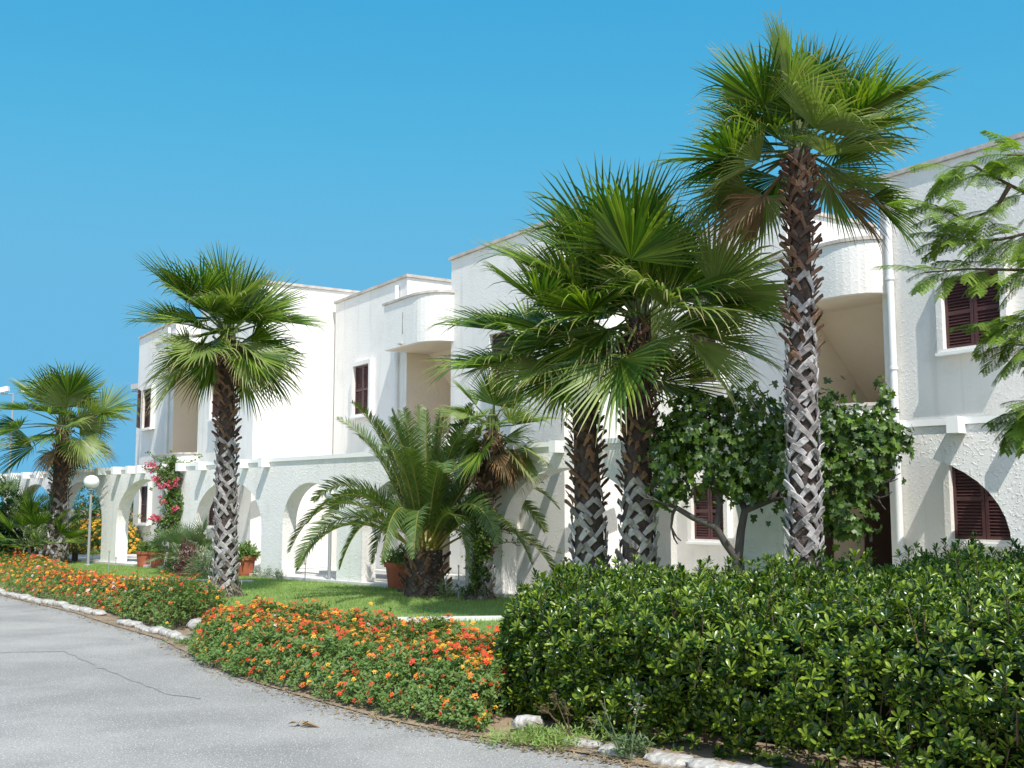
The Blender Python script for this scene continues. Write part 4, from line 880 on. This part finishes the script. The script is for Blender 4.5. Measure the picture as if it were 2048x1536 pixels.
# ---- vine on the short palm ----
vp = at(952, 19.35, .1); vn = thing('vine', 'leafy vine wrapping the short shaggy palm with two long trailing shoots', 'climbing plant', vp)
b = MB(); s = MB(); fl = MB(); JV = lambda px, py, dy=0: at(px, 19.4+dy, zat(py, 19.4+dy)); r = np.random.RandomState(3)
s.tube([vp, JV(950, 1120), JV(960, 1040), JV(955, 980)], [.03, .025, .02, .01], 6)
for (px, py, rx, ry, n) in [(955, 1150, 18, 30, 170), (962, 1100, 22, 40, 240), (960, 1040, 24, 36, 240), (950, 1000, 20, 20, 90), (945, 1180, 22, 10, 60), (975, 1075, 14, 30, 60)]:
    P = JV(px, py)+r.normal(0, .5, (n, 3))*A(rx/2200*19.4, .13, ry/2200*19.4); rosettes(b, P, r.normal(0, 1, (n, 3))+A(0, -.4, .6), r, 4, .06, .035, obov=False)
for (a, c, n) in [((975, 1085), (1125, 1106), 40), ((975, 1065), (1075, 1085), 26), ((955, 1060), (895, 1078), 18), ((985, 1095), (1040, 1092), 14)]: spray(b, s, fl, JV(*a), JV(*c), n, r, .06, -.08)
s.build('stem', M_TWIG, vn); b.build('foliage', M_FIG, vn)

# ---- low fan palms, shrubs ----
def low_fan(c, nf, Lp, Rb, label, seed, blade=M_BLUEG, stem=.35, low=.0):
    r = np.random.RandomState(seed); root = thing('dwarf_fan_palm', label, 'palm', c); b = MB(); c = A(*c); n3 = 3
    cr = MB(); 
    for k in range(n3):
        q = c+A(r.normal(0, .25), r.normal(0, .1), stem*r.uniform(.7, 1.2)); b.tube([c+(q-c)*A(.7, .7, 0), q], [.06, .05], 7); cr.tube([q, q+A(0, 0, .12)], [.05, .02], 6)
    b.build('trunk', M_CORE, root); crown = cr.build('crown', M_PET, root)
    for i in range(nf):
        f = (i+.5)/nf; az = i*2.4; el = 1.4-(1.4-low)*f+r.normal(0, .1); fan_frond(crown, c+A(r.normal(0, .12), r.normal(0, .06), stem), az, el, Lp*r.uniform(.7, 1.2), Rb*r.uniform(.8, 1.1), r, [blade, M_PET], nseg=22, spread=1.7, droop=.35, broken=.1, split=.35)
    return root
low_fan(at(372, 27.0, .1), 26, .55, .48, 'bushy grey green dwarf fan palm below the bougainvillea', 6)
low_fan(at(62, 31.5, .1), 24, .9, .8, 'dark bushy dwarf fan palm left of the far fan palm', 7, M_FAN, .5)
low_fan(at(148, 33.0, .1), 14, .5, .5, 'small dwarf fan palm just right of the far palm trunk', 8, M_FAN, .3)
low_fan(at(18, 36, .1), 16, 1.1, .8, 'grey green dwarf fan palm at the far left edge', 12, M_BLUEG, 1.1)
def bush(name, c, R, n, L, W, m, label, seed, cat='shrub', fl=None, obov=False, stems=12):
    r = np.random.RandomState(seed); root = thing(name, label, cat, c); v = r.normal(0, 1, (n, 3)); v /= np.linalg.norm(v, axis=1)[:, None]; v[:, 2] = np.abs(v[:, 2])*.95+.05
    rad = r.uniform(.4, 1.05, n); P = A(*c)+v*rad[:, None]*A(*R); lump = bez_noise(P[:, 0]*3, P[:, 2]*3+P[:, 1], 1, seed)*.12; P += v*lump[:, None]*R[2]
    b = MB(); rosettes(b, P, v+r.normal(0, .4, (n, 3)), r, 5, L, W, obov=obov, open_=(.4, 1.3)); b.build('foliage', m, root)
    s = MB()
    for k in range(stems): q = A(*c)+unit(A(r.normal(), r.normal(), 1.5))*R[2]*.8; s.tube([A(*c), (A(*c)+q)/2+r.normal(0, .02, 3), q], [.012, .008, .004], 4)
    o = s.build('stems', M_TWIG, root); o['kind'] = 'stuff'
    if fl:
        mt, nfl, S_ = fl; b = MB(); k = r.permutation(n)[:nfl]; P2 = A(*c)+v[k]*A(*R)*r.uniform(.95, 1.1, (len(k), 1)); N2 = v[k]+A(0, -.3, .2); V, F = HEAD; scatter(b, (V, F), P2, frames(np.cross(N2, r.normal(0, 1, N2.shape)), N2), np.full(len(k), S_)); o = b.build('flowers', mt, root); o['kind'] = 'stuff'
    return root
bush('shrub', at(382, 26.2, .1), (.30, .3, .75), 220, .16, .035, M_PURP, 'upright purple leaved shrub before the dwarf fan palm', 2)
bush('shrub', at(418, 25.4, .1), (.42, .3, .62), 190, .30, .016, M_BLUEG, 'spiky grass like plant beside the purple shrub', 3)
bush('shrub', at(350, 27.6, .1), (.5, .3, .35), 160, .10, .02, M_LANT, 'low light green tuft left of the purple shrub', 4)
bush('shrub', at(205, 37.5, .1), (1.7, .9, 1.15), 2400, .12, .04, M_LANT, 'yellow flowering shrub seen through the far arches', 5, fl=(M_FY, 600, 2.4))
bush('shrub', at(195, 40.5, .1), (2.2, 1.1, 2.5), 2400, .18, .04, M_FIG, 'tall green shrub behind the yellow flowers through the far arches', 15, fl=(M_FO, 60, 2.2))
bush('shrub', at(-12, 34, .1), (1.0, 1.0, 2.3), 1500, .14, .06, M_HEDGED, 'dark evergreen shrub at the extreme left edge', 6)
bush('shrub', at(55, 42, .1), (2.6, 1.0, 1.6), 1500, .14, .05, M_LANT, 'mixed green shrub behind the leftmost arches', 16, fl=(M_FW, 120, 2.2))
for k, (px, Y, R_, nm) in enumerate([(518, 25.9, .16, 'small grass tuft left of the pier base'), (540, 25.6, .14, 'second small tuft at the pier base'), (557, 25.1, .14, 'third tuft at the right pier edge')]):
    bush('weed', at(px, Y, .1), (R_, .12, .22), 50, .10, .012, M_BLUEG, nm, 30+k, 'weed', stems=3)
bush('weed', at(893, 19.7, .1), (.12, .1, .28), 30, .18, .012, M_BLUEG, 'wispy pale weed right of the feathery palm base', 41, 'weed', stems=3)
# ---- terracotta pots ----
def pot(c, R, h, label, seed, leafm=M_LANT, L=.10, square=False, ph=.28):
    root = thing('potted_plant', label, 'potted plant', c, 'terracotta pots along the arcade'); b = MB()
    prof = [(R*.72, 0), (R*.78, h*.1), (R*.93, h*.82), (R*1.04, h*.82), (R*1.06, h), (R*.93, h), (R*.9, h*.86), (.001, h*.86)]
    b.lathe(A(*c), prof, 28); b.build('pot', M_TERRA, root, smooth=False)
    r = np.random.RandomState(seed); n = 130; v = r.normal(0, 1, (n, 3)); v /= np.linalg.norm(v, axis=1)[:, None]; v[:, 2] = abs(v[:, 2]); P = A(*c)+A(0, 0, h*.9)+v*r.uniform(.3, 1, (n, 1))*A(R*1.15, R*1.15, ph)
    b = MB(); rosettes(b, P, v+A(0, 0, .4), r, 5, L, L*.35, obov=False, open_=(.4, 1.3)); b.build('foliage', leafm, root); return root
pot(at(287, 30.2, .1), .205, .42, 'left one of two touching terracotta pots below the far block', 1)
pot(at(314, 29.6, .1), .205, .42, 'right one of two touching terracotta pots below the far block', 2)
pot(at(488, 26.3, .1), .27, .46, 'terracotta pot half hidden by the lone lawn palm trunk', 3, L=.16)
pot(at(800, 22.2, .1), .31, .52, 'terracotta pot left of the feathery palm base', 4, L=.13, ph=.34)
pot(arc(4.4, .9, .16), .22, .38, 'small terracotta pot under the arch below the fig tree', 5, M_FIG)

# ---- lamps ----
def globe_lamp(c, h, label, seed, R=.21):
    root = thing('globe_lamp', label, 'lamp post', c, 'garden lamp posts'); b = MB(); c = A(*c); b.tube([c, c+A(0, 0, h*.5), c+A(0, 0, h)], [.04, .035, .033], 10); b.lathe(c, [(.001, .03), (.10, .03), (.10, 0)], 16); b.build('pole', M_METAL, root, smooth=True)
    b = MB(); b.lathe(c+A(0, 0, h-.02), [(.034, 0), (.12, .03), (.12, .06), (.034, .07)], 16); b.build('collar', M_METAL, root)
    b = MB(); pr = [(max(.001, R*sin(t)), R*.92*(1-cos(t))) for t in np.linspace(0, pi, 18)]; b.lathe(c+A(0, 0, h+.03), pr, 28); b.build('globe', M_GLOBE, root, smooth=True)
    return root
globe_lamp(at(176, 31.0, .1), zat(980, 31)-.1, 'garden lamp with white opal globe in front of the far arch', 1)
globe_lamp(at(658, 24.0, .1), zat(1002, 24)-.1, 'slim grey lamp post left of the feathery palm, globe behind its fronds', 2, .16)
def floodlight(px, Y, py, label, n, dx):
    zt = zat(py, Y); c = at(px, Y, 0); root = thing('floodlight_pole', label, 'floodlight', c, 'floodlight poles beyond the garden'); b = MB(); b.tube([c, A(c[0], c[1], zt)], [.09, .07], 8)
    b.tube([A(c[0]-dx, c[1], zt), A(c[0]+.02, c[1], zt+.02)], [.05, .05], 6); b.build('pole', M_METAL, root)
    for k in range(n):
        b = MB(); q = A(c[0]-dx+k*dx*1.7, c[1]-.2, zt+.1); b.box(q, A(.55, 0, .12), A(0, .4, 0), A(-.05, 0, .35)); b.tube([q+A(.25, .2, -.1), q+A(.25, .2, .1)], .04, 5); b.build('lamp_head', M_PIPE if n > 1 else M_METAL, root)
floodlight(268, 75, 783, 'floodlight pole with dark lamp head beside the far block edge', 1, .5)
floodlight(13, 80, 788, 'floodlight pole with two pale lamp heads at the left edge', 2, .9)
# ---- small garden fittings ----
for (px, Y, h, lab) in [(217, 28.5, .45, 'thin sprinkler riser left on the far lawn'), (231, 28.3, .3, 'shorter sprinkler riser on the far lawn'), (610, 24.3, .35, 'thin sprinkler riser left of the lamp post'), (917, 19.5, .55, 'pale sprinkler riser right of the feathery palm')]:
    c = at(px, Y, .1); root = thing('sprinkler', lab, 'sprinkler', c, 'sprinkler risers on the lawn'); b = MB(); b.tube([c, c+A(0, 0, h)], .012, 6); b.build('riser', M_METAL, root); b = MB(); b.tube([c+A(0, 0, h), c+A(0, 0, h+.05)], .02, 6); b.build('nozzle', M_METAL, root)
b = MB()
for k in range(3):
    q = arc(-7.2, .5+k*.5, .14+.0*k); b.box(q, arc(-1.0, .5+k*.5, 0)-arc(-7.2, .5+k*.5, 0), arc(0, .3, 0)-arc(0, 0, 0), A(0, 0, .05+.05*k))
tag(b.build('low_steps', M_PAVE), 'low pale steps behind the middle arches', 'steps')
